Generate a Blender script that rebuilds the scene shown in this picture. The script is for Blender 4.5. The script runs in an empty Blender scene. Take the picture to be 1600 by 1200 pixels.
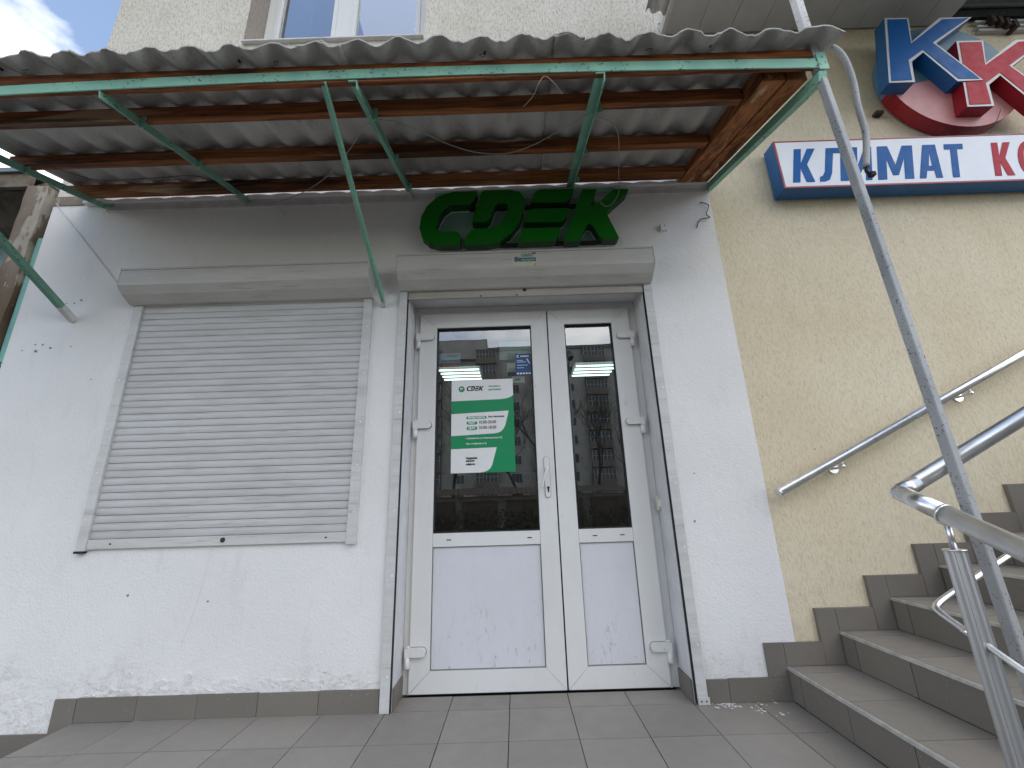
import bpy, bmesh, math, random
from math import radians, sin, cos, pi, sqrt
from mathutils import Vector, Matrix
random.seed(7)
SC = bpy.context.scene
COL = SC.collection

# ------------------------------------------------------------------ camera
def cam_axes(yaw, pitch, roll):
    f = Vector((sin(yaw)*cos(pitch), cos(yaw)*cos(pitch), sin(pitch)))
    r = Vector((cos(yaw), -sin(yaw), 0)); u = r.cross(f)
    return cos(roll)*r + sin(roll)*u, f, -sin(roll)*r + cos(roll)*u
r_, f_, u_ = cam_axes(-.0027, .2837, -.0309)
cd = bpy.data.cameras.new('camera'); cam = bpy.data.objects.new('camera', cd); COL.objects.link(cam)
cam.matrix_world = Matrix(((r_.x, u_.x, -f_.x, .7082), (r_.y, u_.y, -f_.y, -2.4201), (r_.z, u_.z, -f_.z, .9516), (0, 0, 0, 1)))
cd.sensor_width = 36; cd.sensor_fit = 'HORIZONTAL'; cd.lens = 655.18/1600*36
cd.clip_start = .02; cd.clip_end = 1500
SC.camera = cam

# ------------------------------------------------------------------ sky, sun, exposure
SUN_EL, SUN_AZ = radians(50), radians(128)     # azimuth from +y clockwise: high, behind the viewer's right shoulder
w = bpy.data.worlds.new('World'); SC.world = w; w.use_nodes = True
nt = w.node_tree; nt.nodes.clear(); N = nt.nodes.new; LK = nt.links.new
out = N('ShaderNodeOutputWorld'); bg = N('ShaderNodeBackground'); bg.inputs[1].default_value = .15
sky = N('ShaderNodeTexSky'); sky.sky_type = 'NISHITA'; sky.sun_disc = False
sky.sun_elevation = SUN_EL; sky.sun_rotation = SUN_AZ; sky.air_density = 1.0; sky.dust_density = .6
tc = N('ShaderNodeTexCoord'); mp = N('ShaderNodeMapping'); mp.inputs['Scale'].default_value = (1, 1, 2.2); mp.inputs['Location'].default_value = (18.08, 24.02, 20.85)
nz = N('ShaderNodeTexNoise'); nz.inputs['Scale'].default_value = 1.5; nz.inputs['Detail'].default_value = 9; nz.inputs['Roughness'].default_value = .58
rp = N('ShaderNodeValToRGB'); rp.color_ramp.elements[0].position = .45; rp.color_ramp.elements[1].position = .60
rp.color_ramp.elements[0].color = (.04, .04, .04, 1)
n2 = N('ShaderNodeTexNoise'); n2.inputs['Scale'].default_value = 4; n2.inputs['Detail'].default_value = 6
cl = N('ShaderNodeMix'); cl.data_type = 'RGBA'; cl.inputs[6].default_value = (7.1, 7.0, 6.9, 1); cl.inputs[7].default_value = (11.2, 10.9, 10.4, 1)
mx = N('ShaderNodeMix'); mx.data_type = 'RGBA'
LK(tc.outputs['Generated'], mp.inputs[0]); LK(mp.outputs[0], nz.inputs['Vector']); LK(mp.outputs[0], n2.inputs['Vector'])
LK(nz.outputs[0], rp.inputs[0]); LK(n2.outputs[0], cl.inputs[0]); LK(rp.outputs[0], mx.inputs[0])
LK(sky.outputs[0], mx.inputs[6]); LK(cl.outputs[2], mx.inputs[7]); LK(mx.outputs[2], bg.inputs[0]); LK(bg.outputs[0], out.inputs[0])
sl = bpy.data.lights.new('sun', 'SUN'); so = bpy.data.objects.new('sun', sl); COL.objects.link(so)
sl.energy = .4; sl.angle = radians(90); sl.color = (1, .96, .9)
sd = Vector((sin(SUN_AZ)*cos(SUN_EL), cos(SUN_AZ)*cos(SUN_EL), sin(SUN_EL)))
so.rotation_euler = (-sd).to_track_quat('-Z', 'Y').to_euler()
vs = SC.view_settings; vs.view_transform = 'Standard'; vs.look = 'None'; vs.gamma = 1; vs.use_curve_mapping = False; vs.exposure = 1.0
SC.cycles.max_bounces = 10; SC.cycles.transparent_max_bounces = 12; SC.cycles.use_denoising = True
SC.cycles.sample_clamp_indirect = 8

# ------------------------------------------------------------------ materials
class MT:
    def __init__(s, name, rough=.6, metal=0., spec=.5):
        s.m = bpy.data.materials.new(name); s.m.use_nodes = True; s.t = s.m.node_tree
        s.p = s.t.nodes['Principled BSDF']; s.p.inputs['Roughness'].default_value = rough; s.p.inputs['Metallic'].default_value = metal
        s.p.inputs['Specular IOR Level'].default_value = spec
        s.pos = s.n('ShaderNodeNewGeometry').outputs['Position']; s.bump = None
    def n(s, k): return s.t.nodes.new(k)
    def l(s, a, b): s.t.links.new(a, b)
    def vec(s, sc=(1, 1, 1), loc=(0, 0, 0)):
        m = s.n('ShaderNodeMapping'); s.l(s.pos, m.inputs[0]); m.inputs['Scale'].default_value = sc; m.inputs['Location'].default_value = loc; return m.outputs[0]
    def noise(s, scale, detail=3, sc=(1, 1, 1), rough=.5, loc=(0, 0, 0), dist=0):
        n = s.n('ShaderNodeTexNoise'); s.l(s.vec(sc, loc), n.inputs['Vector']); n.inputs['Scale'].default_value = scale
        n.inputs['Detail'].default_value = detail; n.inputs['Roughness'].default_value = rough; n.inputs['Distortion'].default_value = dist; return n.outputs[0]
    def voro(s, scale, sc=(1, 1, 1), feat='F1'):
        n = s.n('ShaderNodeTexVoronoi'); s.l(s.vec(sc), n.inputs['Vector']); n.inputs['Scale'].default_value = scale; n.feature = feat; return n.outputs[0]
    def ramp(s, v, a, b, va=0., vb=1.):
        n = s.n('ShaderNodeMapRange'); s.l(v, n.inputs[0]); n.inputs[1].default_value = a; n.inputs[2].default_value = b
        n.inputs[3].default_value = va; n.inputs[4].default_value = vb; return n.outputs[0]
    def math(s, op, a, b):
        n = s.n('ShaderNodeMath'); n.operation = op
        for i, q in enumerate((a, b)):
            if isinstance(q, (int, float)): n.inputs[i].default_value = q
            else: s.l(q, n.inputs[i])
        return n.outputs[0]
    def mix(s, f, a, b):
        n = s.n('ShaderNodeMix'); n.data_type = 'RGBA'
        if isinstance(f, (int, float)): n.inputs[0].default_value = f
        else: s.l(f, n.inputs[0])
        for i, q in ((6, a), (7, b)):
            if isinstance(q, tuple): n.inputs[i].default_value = (*q, 1)
            else: s.l(q, n.inputs[i])
        return n.outputs[2]
    def color(s, c):
        if isinstance(c, tuple): s.p.inputs['Base Color'].default_value = (*c, 1)
        else: s.l(c, s.p.inputs['Base Color'])
    def addbump(s, h, strength=.3, dist=.005):
        n = s.n('ShaderNodeBump'); n.inputs['Strength'].default_value = strength; n.inputs['Distance'].default_value = dist
        s.l(h, n.inputs['Height'])
        if s.bump: s.l(s.bump, n.inputs['Normal'])
        s.bump = n.outputs[0]; s.l(s.bump, s.p.inputs['Normal'])
    def rough(s, v): s.l(v, s.p.inputs['Roughness'])
    def z(s):
        n = s.n('ShaderNodeSeparateXYZ'); s.l(s.pos, n.inputs[0]); return n.outputs[2]
    def x(s):
        n = s.n('ShaderNodeSeparateXYZ'); s.l(s.pos, n.inputs[0]); return n.outputs[0]
    def rnd(s): return s.n('ShaderNodeObjectInfo').outputs['Random']

def simple(name, c, rough=.5, metal=0., dirt=.12, ds=18, bump=.08, dcol=None, spec=.5, sc=(1, 1, 1)):
    m = MT(name, rough, metal, spec)
    dc = dcol or tuple(v*.55 for v in c)
    f = m.math('MULTIPLY', m.ramp(m.noise(ds, 6, sc, .62), .42, .75), dirt*3)
    m.color(m.mix(f, c, dc))
    m.rough(m.ramp(m.noise(ds*2.3, 4, sc), .3, .7, rough*.85, min(1, rough*1.2)))
    if bump: m.addbump(m.noise(ds*9, 3, sc), bump, .003)
    return m.m

def white_stucco():
    m = MT('white_stucco', .85, 0, .25)
    big = m.ramp(m.noise(1.3, 5), .35, .7); fine = m.noise(95, 3, rough=.55); wv = m.noise(14, 4)
    c = m.mix(big, (.73, .72, .70), (.80, .79, .77))
    c = m.mix(m.math('MULTIPLY', m.ramp(m.noise(7, 8, (1, 1, .35), .7), .55, .8), .35), c, (.52, .51, .49))
    # peeling, damp band along the foot of the wall
    low = m.ramp(m.math('ADD', m.z(), m.ramp(m.noise(3.5, 4), .3, .7, -.16, .10)), .07, .22, 1, 0)
    peel = m.math('MULTIPLY', low, m.ramp(m.noise(17, 7, (1, 1, 1.5), .65, dist=.8), .50, .56))
    c = m.mix(m.math('MULTIPLY', peel, .28), c, (.60, .57, .53))
    c = m.mix(m.math('MULTIPLY', m.math('MULTIPLY', low, m.ramp(m.noise(60, 5), .60, .68)), .3), c, (.42, .38, .33))
    m.color(c)
    m.addbump(fine, .42, .005); m.addbump(wv, .25, .010); m.addbump(m.voro(70), .2, .004); m.addbump(peel, .45, .004)
    return m.m
def bark_stucco(name, c1, c2, cg, depth=.6, fine=1.):
    m = MT(name, .9, 0, .2)
    a = m.noise(105*fine, 4, (1, 1, .33), .62, dist=.5); b = m.noise(46*fine, 5, (1, 1, .36), .65, (3, 0, 1), .4)
    g = m.math('MAXIMUM', m.ramp(a, .46, .72), m.math('MULTIPLY', m.ramp(b, .52, .78), .55))
    lightp = m.ramp(m.noise(170, 3, (1, 1, .5)), .35, .65)
    c = m.mix(m.ramp(m.noise(1.1, 6), .35, .65), c1, c2)
    c = m.mix(m.math('MULTIPLY', lightp, .16), c, tuple(min(1, v*1.25) for v in c1))
    c = m.mix(m.math('MULTIPLY', g, depth), c, cg)
    c = m.mix(m.math('MULTIPLY', m.ramp(m.noise(2.6, 8, (1, 1, .2), .72), .55, .8), .35), c, cg)
    c = m.mix(m.math('MULTIPLY', m.ramp(m.noise(52, 5, (1, 1, .5), .6, (9, 2, 4)), .70, .74), .5), c, tuple(v*.5 for v in cg))
    m.color(c); m.addbump(m.math('SUBTRACT', m.math('MULTIPLY', lightp, .35), g), .45, .004)
    return m.m
def tile_mat(name, c, k=1.):
    m = MT(name, .55, 0, .4)
    base = m.mix(m.ramp(m.rnd(), 0, 1), tuple(v*.9 for v in c), tuple(v*1.08 for v in c))
    base = m.mix(m.math('MULTIPLY', m.ramp(m.noise(2.2, 6), .4, .7), .35), base, tuple(v*.72 for v in c))
    base = m.mix(m.math('MULTIPLY', m.ramp(m.noise(28, 8, rough=.7, dist=1.2), .60, .74), .5), base, (c[0]*.5, c[1]*.47, c[2]*.43))
    base = m.mix(m.math('MULTIPLY', m.ramp(m.noise(260, 2), .35, .7), .22*k), base, tuple(min(1, v*1.35) for v in c))
    base = m.mix(m.math('MULTIPLY', m.ramp(m.noise(95, 2, (1, 1, 1), loc=(5, 2, 8)), .72, .76), .55), base, (.55, .53, .5))
    m.color(base); m.addbump(m.noise(330, 3), .14, .0015); m.addbump(m.noise(9, 3), .06, .004)
    m.rough(m.ramp(m.noise(11, 5), .3, .7, .42, .68)); return m.m
def wood_mat(name, axis, tone=1.):
    m = MT(name, .7, 0, .25)
    sc = (.07, 1, 1) if axis == 'x' else (1, .07, 1)
    g = m.noise(34, 8, sc, .62, dist=1.1); big = m.noise(3.1, 4, (.35, 3, 3) if axis == 'x' else (3, .35, 3), .5, (2.2, 0, .4))
    t = tone
    c = m.mix(m.ramp(g, .33, .66), (.075*t, .022*t, .009*t), (.37*t, .13*t, .042*t))
    c = m.mix(m.math('MULTIPLY', m.ramp(m.noise(5, 5, sc), .5, .75), .5), c, (.36*t, .17*t, .06*t))
    c = m.mix(m.math('MULTIPLY', m.ramp(big, .62, .66), .75), c, (.5*t, .36*t, .22*t))
    c = m.mix(m.math('MULTIPLY', m.ramp(m.noise(7, 6, sc, .6, (7, 3, 1)), .56, .62), .75), c, (.022, .011, .008))
    m.color(c); m.addbump(g, .35, .003); return m.m
def slate_mat():
    m = MT('asbestos_slate', .9, 0, .2)
    c = m.mix(m.ramp(m.noise(2.1, 7, (1, .4, 1)), .35, .68), (.37, .36, .335), (.54, .525, .495))
    c = m.mix(m.math('MULTIPLY', m.ramp(m.noise(9, 8, (1, .35, 1), .7), .55, .75), .6), c, (.13, .115, .10))
    c = m.mix(m.math('MULTIPLY', m.ramp(m.noise(160, 3), .62, .68), .6), c, (.12, .11, .1))
    m.color(c); m.addbump(m.noise(120, 5, (1, .5, 1)), .3, .003); return m.m
def chipped(name, c, cr, amt=.62, s=55, rough=.5, stretch=(1, 1, 1), metal=0):
    m = MT(name, rough, metal, .4)
    spots = m.math('MULTIPLY', m.ramp(m.noise(s, 5, stretch, .6), amt, amt+.03), m.ramp(m.noise(s*.08, 3, stretch), .42, .55))
    c2 = m.mix(m.ramp(m.noise(5, 6), .35, .7), c, tuple(v*.74 for v in c))
    m.color(m.mix(spots, c2, cr)); m.addbump(spots, -.5, .0015); m.addbump(m.noise(90, 3), .12, .002); return m.m
def shutter_mat(name, c):
    m = MT(name, .45, 0, .4)
    d = m.ramp(m.noise(5, 8, (.35, 1, 2.2), .72), .44, .68); d2 = m.ramp(m.noise(22, 6, (.12, 1, 2), .7, (1, 5, 2)), .58, .74)
    c2 = m.mix(m.math('MULTIPLY', d, .5), c, (c[0]*.62, c[1]*.60, c[2]*.56))
    c2 = m.mix(m.math('MULTIPLY', d2, .6), c2, (.17, .155, .14))
    c2 = m.mix(m.ramp(m.rnd(), 0, 1, 0, .12), c2, (.4, .39, .37))
    m.color(c2); m.addbump(m.noise(60, 3, (.3, 1, 1)), .06, .002); return m.m
def pvc_mat(name, c, scuff=0.):
    m = MT(name, .35, 0, .5)
    c2 = m.mix(m.math('MULTIPLY', m.ramp(m.noise(4, 7, (1, 1, .5), .7), .45, .8), .4), c, tuple(v*f for v, f in zip(c, (.78, .75, .70))))
    c2 = m.mix(m.math('MULTIPLY', m.ramp(m.noise(70, 5, (1, 1, .25), .7), .66, .70), .45), c2, (.3, .26, .22))
    if scuff:
        low = m.ramp(m.math('ADD', m.z(), m.ramp(m.noise(5, 3), .3, .7, -.2, .2)), .1, .55, 1, .1)
        s = m.math('MULTIPLY', low, m.ramp(m.noise(17, 9, (1.5, 1, .5), .78, (4, 1, 2), 1.5), .575, .615))
        c2 = m.mix(m.math('MULTIPLY', s, scuff), c2, (.42, .37, .32))
    m.color(c2); m.rough(m.ramp(m.noise(16, 5), .3, .7, .28, .55)); return m.m
def emis(name, c, s):
    m = MT(name); m.color(c); m.p.inputs['Emission Color'].default_value = (*c, 1); m.p.inputs['Emission Strength'].default_value = s; return m.m
def glass_mat(name, ior, tint=(.86, .9, .89), boost=1.):
    m = bpy.data.materials.new(name); m.use_nodes = True; t = m.node_tree; t.nodes.clear(); n = t.nodes.new
    o = n('ShaderNodeOutputMaterial'); tr = n('ShaderNodeBsdfTransparent'); gl = n('ShaderNodeBsdfGlossy'); mxs = n('ShaderNodeMixShader')
    fr = n('ShaderNodeFresnel'); fr.inputs[0].default_value = ior; ge = n('ShaderNodeNewGeometry'); sub = n('ShaderNodeMath'); sub.operation = 'SUBTRACT'; sub.inputs[0].default_value = 1
    mu = n('ShaderNodeMath'); mu.operation = 'MULTIPLY'; mu2 = n('ShaderNodeMath'); mu2.operation = 'MULTIPLY'; mu2.inputs[1].default_value = boost; mu2.use_clamp = True
    tr.inputs[0].default_value = (*tint, 1); gl.inputs['Roughness'].default_value = .0; gl.inputs['Color'].default_value = (.93, .97, 1, 1)
    # faint waviness of the float glass
    nz_ = n('ShaderNodeTexNoise'); nz_.inputs['Scale'].default_value = 2.2; t.links.new(ge.outputs['Position'], nz_.inputs['Vector'])
    bu = n('ShaderNodeBump'); bu.inputs['Strength'].default_value = .03; bu.inputs['Distance'].default_value = .02; t.links.new(nz_.outputs[0], bu.inputs['Height']); t.links.new(bu.outputs[0], gl.inputs['Normal'])
    t.links.new(ge.outputs['Backfacing'], sub.inputs[1]); t.links.new(fr.outputs[0], mu.inputs[0]); t.links.new(sub.outputs[0], mu.inputs[1]); t.links.new(mu.outputs[0], mu2.inputs[0])
    t.links.new(mu2.outputs[0], mxs.inputs[0]); t.links.new(tr.outputs[0], mxs.inputs[1]); t.links.new(gl.outputs[0], mxs.inputs[2]); t.links.new(mxs.outputs[0], o.inputs[0])
    return m

M = dict(
 white=white_stucco(),
 yellow=bark_stucco('yellow_bark_stucco', (.66, .57, .40), (.73, .65, .49), (.40, .32, .205), .48),
 grey=bark_stucco('grey_bark_stucco', (.64, .60, .51), (.74, .71, .63), (.30, .27, .215), .78, .85),
 reveal=simple('painted_reveal', (.66, .655, .66), .7, dirt=.14, ds=6, bump=.1),
 tile=tile_mat('taupe_floor_tile', (.25, .229, .202)), skirt=tile_mat('taupe_skirting_tile', (.175, .157, .133), .6),
 grout=simple('dark_grout', (.045, .04, .036), .95, dirt=.2, ds=30),
 concrete=simple('rough_concrete', (.2, .19, .18), .9, dirt=.3, ds=8, bump=.3),
 nosing=simple('step_edge_strip', (.46, .45, .42), .4, .3, dirt=.3, ds=25),
 slate=slate_mat(), woodx=wood_mat('brown_purlin_wood', 'x'), woody=wood_mat('brown_board_wood', 'y', 1.1),
 green=chipped('mint_green_paint', (.25, .52, .395), (.07, .06, .04), .60, 70),
 green_shaded=chipped('shaded_mint_paint', (.15, .33, .245), (.05, .05, .035), .60, 50),  # same mint with shade put into the colour, for the left brace
 trim=simple('white_trim', (.62, .61, .59), .6, dirt=.2, ds=10),
 shutter=shutter_mat('shutter_slats', (.545, .54, .53)), box=shutter_mat('shutter_box', (.58, .565, .53)), guide=shutter_mat('shutter_guide', (.60, .60, .585)),
 pvc=pvc_mat('white_pvc', (.72, .72, .70)), pvcframe=pvc_mat('white_pvc_frame', (.66, .65, .63)), panel=pvc_mat('scuffed_panel', (.66, .665, .70), .75),
 rubber=simple('black_gasket', (.02, .02, .02), .6, dirt=.05), dark=simple('near_black', (.012, .012, .012), .8, dirt=0, bump=0),
 glass=glass_mat('door_glass', 1.62, (.70, .74, .73), 3.6), wglass=glass_mat('window_glass', 1.9, (.5, .55, .58), 3.0),
 steel=None, pole=chipped('chipped_grey_paint', (.37, .375, .375), (.09, .05, .03), .595, 130, .5),
 polewhite=chipped('white_pole_paint', (.62, .62, .62), (.2, .17, .14), .6, 60, .55),
 alu=simple('aluminium_profile', (.50, .50, .50), .38, .75, dirt=.12, ds=9, sc=(1, 1, .08)),
 cdekgreen=simple('green_acrylic', (.0, .15, .004), .32, dirt=.06, ds=9, bump=0), cdekside=simple('dark_green_side', (.0, .05, .006), .4, dirt=.06, bump=0),
 teal=simple('pale_teal_plate', (.20, .33, .27), .35, dirt=.15, ds=5, bump=0),
 cable=simple('grey_cable', (.33, .32, .30), .6), cabled=simple('dark_cable', (.03, .03, .03), .6), cablew=simple('white_cable', (.6, .6, .58), .5),
 kblue=simple('blue_plastic', (.0, .10, .34), .5, dirt=.1, ds=7, bump=0, spec=.2), kblue2=simple('blue_side', (.012, .11, .30), .4, dirt=.12, ds=7, bump=0),
 kgrey=simple('faded_blue_side', (.13, .16, .20), .5, dirt=.1, bump=0),
 kred=simple('red_plastic', (.42, .003, .015), .5, dirt=.1, ds=7, bump=0, spec=.2), kred2=simple('red_side', (.30, .008, .018), .35, dirt=.1, ds=7, bump=0),
 kpink=simple('faded_pink', (.60, .27, .26), .45, dirt=.15, ds=6, bump=0), kteal=simple('faded_teal', (.09, .19, .26), .4, dirt=.15, ds=6, bump=0),
 kwhite=simple('sign_white', (.74, .76, .80), .35, dirt=.05, ds=6, bump=0), koutline=simple('letter_outline', (.62, .62, .61), .45, dirt=.1, bump=0),
 print_white=simple('print_white', (.76, .76, .74), .45, dirt=.03, bump=0), print_green=simple('print_green', (.0, .245, .09), .45, dirt=.03, bump=0),
 print_black=simple('print_black', (.02, .02, .022), .5, dirt=0, bump=0), print_blue=simple('print_blue', (.02, .06, .19), .4, dirt=0, bump=0),
 print_lblue=simple('print_light_blue', (.45, .62, .82), .4, dirt=.05, bump=0), print_red=simple('print_red', (.45, .06, .05), .4, dirt=.05, bump=0),
 paper=simple('pale_paper', (.75, .82, .76), .6, dirt=.05, bump=0), print_yellow=simple('print_yellow', (.6, .38, .05), .5, dirt=0, bump=0), print_teal=simple('print_teal', (.03, .18, .22), .4, dirt=.05, bump=0),
 soffit=simple('soffit_panel', (.50, .495, .48), .5, dirt=.1, ds=4, bump=.04), gutter=simple('grey_metal_profile', (.2, .22, .22), .4, .4, dirt=.2),
 brown_dark=simple('dark_stained_wood', (.05, .03, .02), .85, dirt=.3, ds=14, bump=.4),
 weath=simple('weathered_brown', (.17, .135, .10), .9, dirt=.32, ds=9, bump=.5, dcol=(.04, .025, .018)),
 pillar=chipped('weathered_concrete_pillar', (.40, .36, .30), (.12, .08, .05), .44, 11, .9, (1, 1, .35)),
 turq=chipped('turquoise_paint', (.24, .55, .50), (.03, .03, .03), .62, 26, .6, (1, 1, .4)), ltblue=simple('pale_blue_planks', (.28, .46, .50), .7, dirt=.2, ds=12),
 mark=simple('wall_mark', (.26, .25, .24), .9, dirt=.3, ds=60), screw=simple('screw_cap', (.75, .75, .73), .4), cream=simple('cream_plastic', (.62, .6, .48), .45),
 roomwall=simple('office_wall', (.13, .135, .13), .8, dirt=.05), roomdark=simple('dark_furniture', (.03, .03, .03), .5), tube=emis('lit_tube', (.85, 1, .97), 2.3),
 asphalt=simple('asphalt', (.085, .083, .08), .9, dirt=.3, ds=2, bump=.4), grass=simple('winter_grass', (.05, .06, .025), .95, dirt=.4, ds=.8, bump=.4),
 panelwall=simple('grey_panel_block', (.42, .40, .37), .85, dirt=.25, ds=.6, bump=.1), brickwall=simple('brown_brick_band', (.20, .18, .155), .9, dirt=.2, ds=.8, bump=.1),
 bframe=simple('balcony_frame', (.5, .5, .48), .5, dirt=.1, ds=2, bump=0), bglass=simple('far_window_glass', (.05, .06, .065), .12, dirt=.1, ds=1, bump=0),
 bark=simple('bare_bark', (.055, .045, .038), .95, dirt=.2, ds=6), hedge=simple('dark_hedge', (.03, .038, .018), .9, dirt=.3, ds=3, bump=0), rustm=simple('rusty_sheet', (.10, .075, .055), .8, dirt=.35, ds=2),
)
def steel_mat():
    m = MT('stainless_tube', .2, 1., .5); c = m.mix(m.ramp(m.noise(14, 6), .4, .7), (.82, .82, .81), (.68, .68, .68)); m.color(c)
    m.rough(m.ramp(m.noise(9, 6, rough=.7), .3, .7, .24, .38)); return m.m
M['steel'] = steel_mat(); M['grime_shade'] = simple('grime_shade_outline', (.13, .12, .105), .8, dirt=.3)  # second one: dark outline colour for grime and contact shade round the fittings

# ------------------------------------------------------------------ object helpers
def tagp(o, label=None, cat=None, group=None, kind=None):
    if label: o['label'] = label
    if cat: o['category'] = cat
    if group: o['group'] = group
    if kind: o['kind'] = kind
    return o
def thing(name, loc, label=None, cat=None, group=None, kind=None):
    o = bpy.data.objects.new(name, None); o.empty_display_size = .1; COL.objects.link(o); o.location = loc
    return tagp(o, label, cat, group, kind)
def wpos(o):
    p = Vector(o.location)
    while o.parent: o = o.parent; p = p + o.location if False else p
    return p
def link(o, parent=None):
    COL.objects.link(o)
    if parent is not None:
        o.parent = parent
        # every parent keeps rotation 0 / scale 1, so a translation is enough to keep world coordinates
        o.matrix_parent_inverse = Matrix.Translation(-world_loc(parent))
    return o
WL = {}
def world_loc(o):
    return WL.get(o.name, Vector(o.location))
def mkobj(name, bm, mat, parent=None, smooth=False, loc=None):
    me = bpy.data.meshes.new(name); bm.to_mesh(me); bm.free()
    for m in (mat if isinstance(mat, (list, tuple)) else [mat]): me.materials.append(m)
    if smooth:
        for p in me.polygons: p.use_smooth = True
    o = bpy.data.objects.new(name, me)
    if loc: o.location = loc
    link(o, parent); WL[o.name] = Vector(loc or (0, 0, 0)); return o
def dupmesh(name, src, parent, loc, rot=None):
    o = bpy.data.objects.new(name, src.data); o.location = loc
    if rot: o.rotation_euler = rot
    link(o, parent); WL[o.name] = Vector(loc); return o
def bmbox(bm, x0, x1, y0, y1, z0, z1, mi=0):
    vs = [bm.verts.new(p) for p in ((x0, y0, z0), (x1, y0, z0), (x1, y1, z0), (x0, y1, z0), (x0, y0, z1), (x1, y0, z1), (x1, y1, z1), (x0, y1, z1))]
    for q in ((3, 2, 1, 0), (4, 5, 6, 7), (0, 1, 5, 4), (1, 2, 6, 5), (2, 3, 7, 6), (3, 0, 4, 7)):
        f = bm.faces.new([vs[i] for i in q]); f.material_index = mi
    return vs
def bev(bm, w, seg=1):
    if w: bmesh.ops.bevel(bm, geom=[e for e in bm.edges if len(e.link_faces) == 2 and e.calc_face_angle(0) > .6], offset=w, segments=seg, affect='EDGES', profile=.6)
def box(name, x0, x1, y0, y1, z0, z1, mat, parent=None, b=0., seg=1):
    bm = bmesh.new(); bmbox(bm, x0, x1, y0, y1, z0, z1); bev(bm, b, seg); return mkobj(name, bm, mat, parent)
def boxes(name, lst, mat, parent=None, b=0.):
    bm = bmesh.new()
    for l in lst: bmbox(bm, *l)
    bev(bm, b); return mkobj(name, bm, mat, parent)
def bmprism(bm, pts, y0, y1, mi_face=0, mi_side=0):
    """outline in x,z extruded from y0 (front) to y1 (back)"""
    A = sum(pts[i][0]*pts[(i+1) % len(pts)][1]-pts[(i+1) % len(pts)][0]*pts[i][1] for i in range(len(pts)))
    if A < 0: pts = pts[::-1]
    f = [bm.verts.new((x, y0, z)) for x, z in pts]; k = [bm.verts.new((x, y1, z)) for x, z in pts]
    a = bm.faces.new(f); a.material_index = mi_face
    c = bm.faces.new(k[::-1]); c.material_index = mi_side
    for i in range(len(pts)):
        j = (i+1) % len(pts); q = bm.faces.new((f[j], f[i], k[i], k[j])); q.material_index = mi_side
def prism(name, pts, y0, y1, mat, parent=None, b=0., two=False):
    bm = bmesh.new(); bmprism(bm, pts, y0, y1, 0, 1 if two else 0); bev(bm, b); return mkobj(name, bm, mat, parent)
def extr(name, pts, x0, x1, mat, parent=None, b=0.):
    """outline in y,z extruded along x"""
    bm = bmesh.new(); a = [bm.verts.new((x0, y, z)) for y, z in pts]; c = [bm.verts.new((x1, y, z)) for y, z in pts]
    bm.faces.new(a); bm.faces.new(c[::-1])
    for i in range(len(pts)):
        j = (i+1) % len(pts); bm.faces.new((a[i], c[i], c[j], a[j]))
    bmesh.ops.recalc_face_normals(bm, faces=bm.faces); bev(bm, b); return mkobj(name, bm, mat, parent)
def smoothpath(pts, n=6):
    P = [Vector(p) for p in pts]; outp = []
    for i in range(len(P)-1):
        p0 = P[max(i-1, 0)]; p1 = P[i]; p2 = P[i+1]; p3 = P[min(i+2, len(P)-1)]
        for k in range(n):
            t = k/n; outp.append(.5*((2*p1)+(p2-p0)*t+(2*p0-5*p1+4*p2-p3)*t*t+(3*p1-p0-3*p2+p3)*t**3))
    return outp+[P[-1]]
def bmtube(bm, path, r, n=10, cap=True):
    P = [Vector(p) for p in path]; rs = r if isinstance(r, (list, tuple)) else [r]*len(P); rings = []
    up = Vector((0, 0, 1)) if abs((P[1]-P[0]).normalized().z) < .9 else Vector((1, 0, 0))
    for i, p in enumerate(P):
        d = (P[min(i+1, len(P)-1)]-P[max(i-1, 0)]).normalized(); a = d.cross(up)
        if a.length < 1e-4: a = d.orthogonal()
        a.normalize(); c = a.cross(d).normalized(); up = c
        rings.append([bm.verts.new(p+rs[i]*(cos(2*pi*k/n)*a+sin(2*pi*k/n)*c)) for k in range(n)])
    for A_, B_ in zip(rings, rings[1:]):
        for k in range(n): bm.faces.new((A_[k], A_[(k+1) % n], B_[(k+1) % n], B_[k])).smooth = True
    if cap: bm.faces.new(rings[0][::-1]); bm.faces.new(rings[-1])
def tube(name, path, r, mat, parent=None, n=10, cap=True):
    bm = bmesh.new(); bmtube(bm, path, r, n, cap); bmesh.ops.recalc_face_normals(bm, faces=bm.faces); return mkobj(name, bm, mat, parent)
def bar(name, p0, p1, w, h, mat, parent=None, angle=False, t=.004, b=0.):
    """box bar or L-angle between two points; w sideways, h in the vertical plane"""
    p0 = Vector(p0); p1 = Vector(p1); d = (p1-p0).normalized(); s = d.cross(Vector((0, 0, 1))).normalized(); u = s.cross(d).normalized()
    bm = bmesh.new()
    prof = [(-w/2, -h/2), (w/2, -h/2), (w/2, h/2), (-w/2, h/2)]
    if angle: prof = [(-w/2, h/2-t), (w/2-t, h/2-t), (w/2-t, -h/2), (w/2, -h/2), (w/2, h/2), (-w/2, h/2)]
    a = [bm.verts.new(p0+s*x+u*z) for x, z in prof]; c = [bm.verts.new(p1+s*x+u*z) for x, z in prof]
    bm.faces.new(a); bm.faces.new(c[::-1])
    for i in range(len(prof)):
        j = (i+1) % len(prof); bm.faces.new((a[i], c[i], c[j], a[j]))
    bmesh.ops.recalc_face_normals(bm, faces=bm.faces); bev(bm, b); return mkobj(name, bm, mat, parent)
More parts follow.
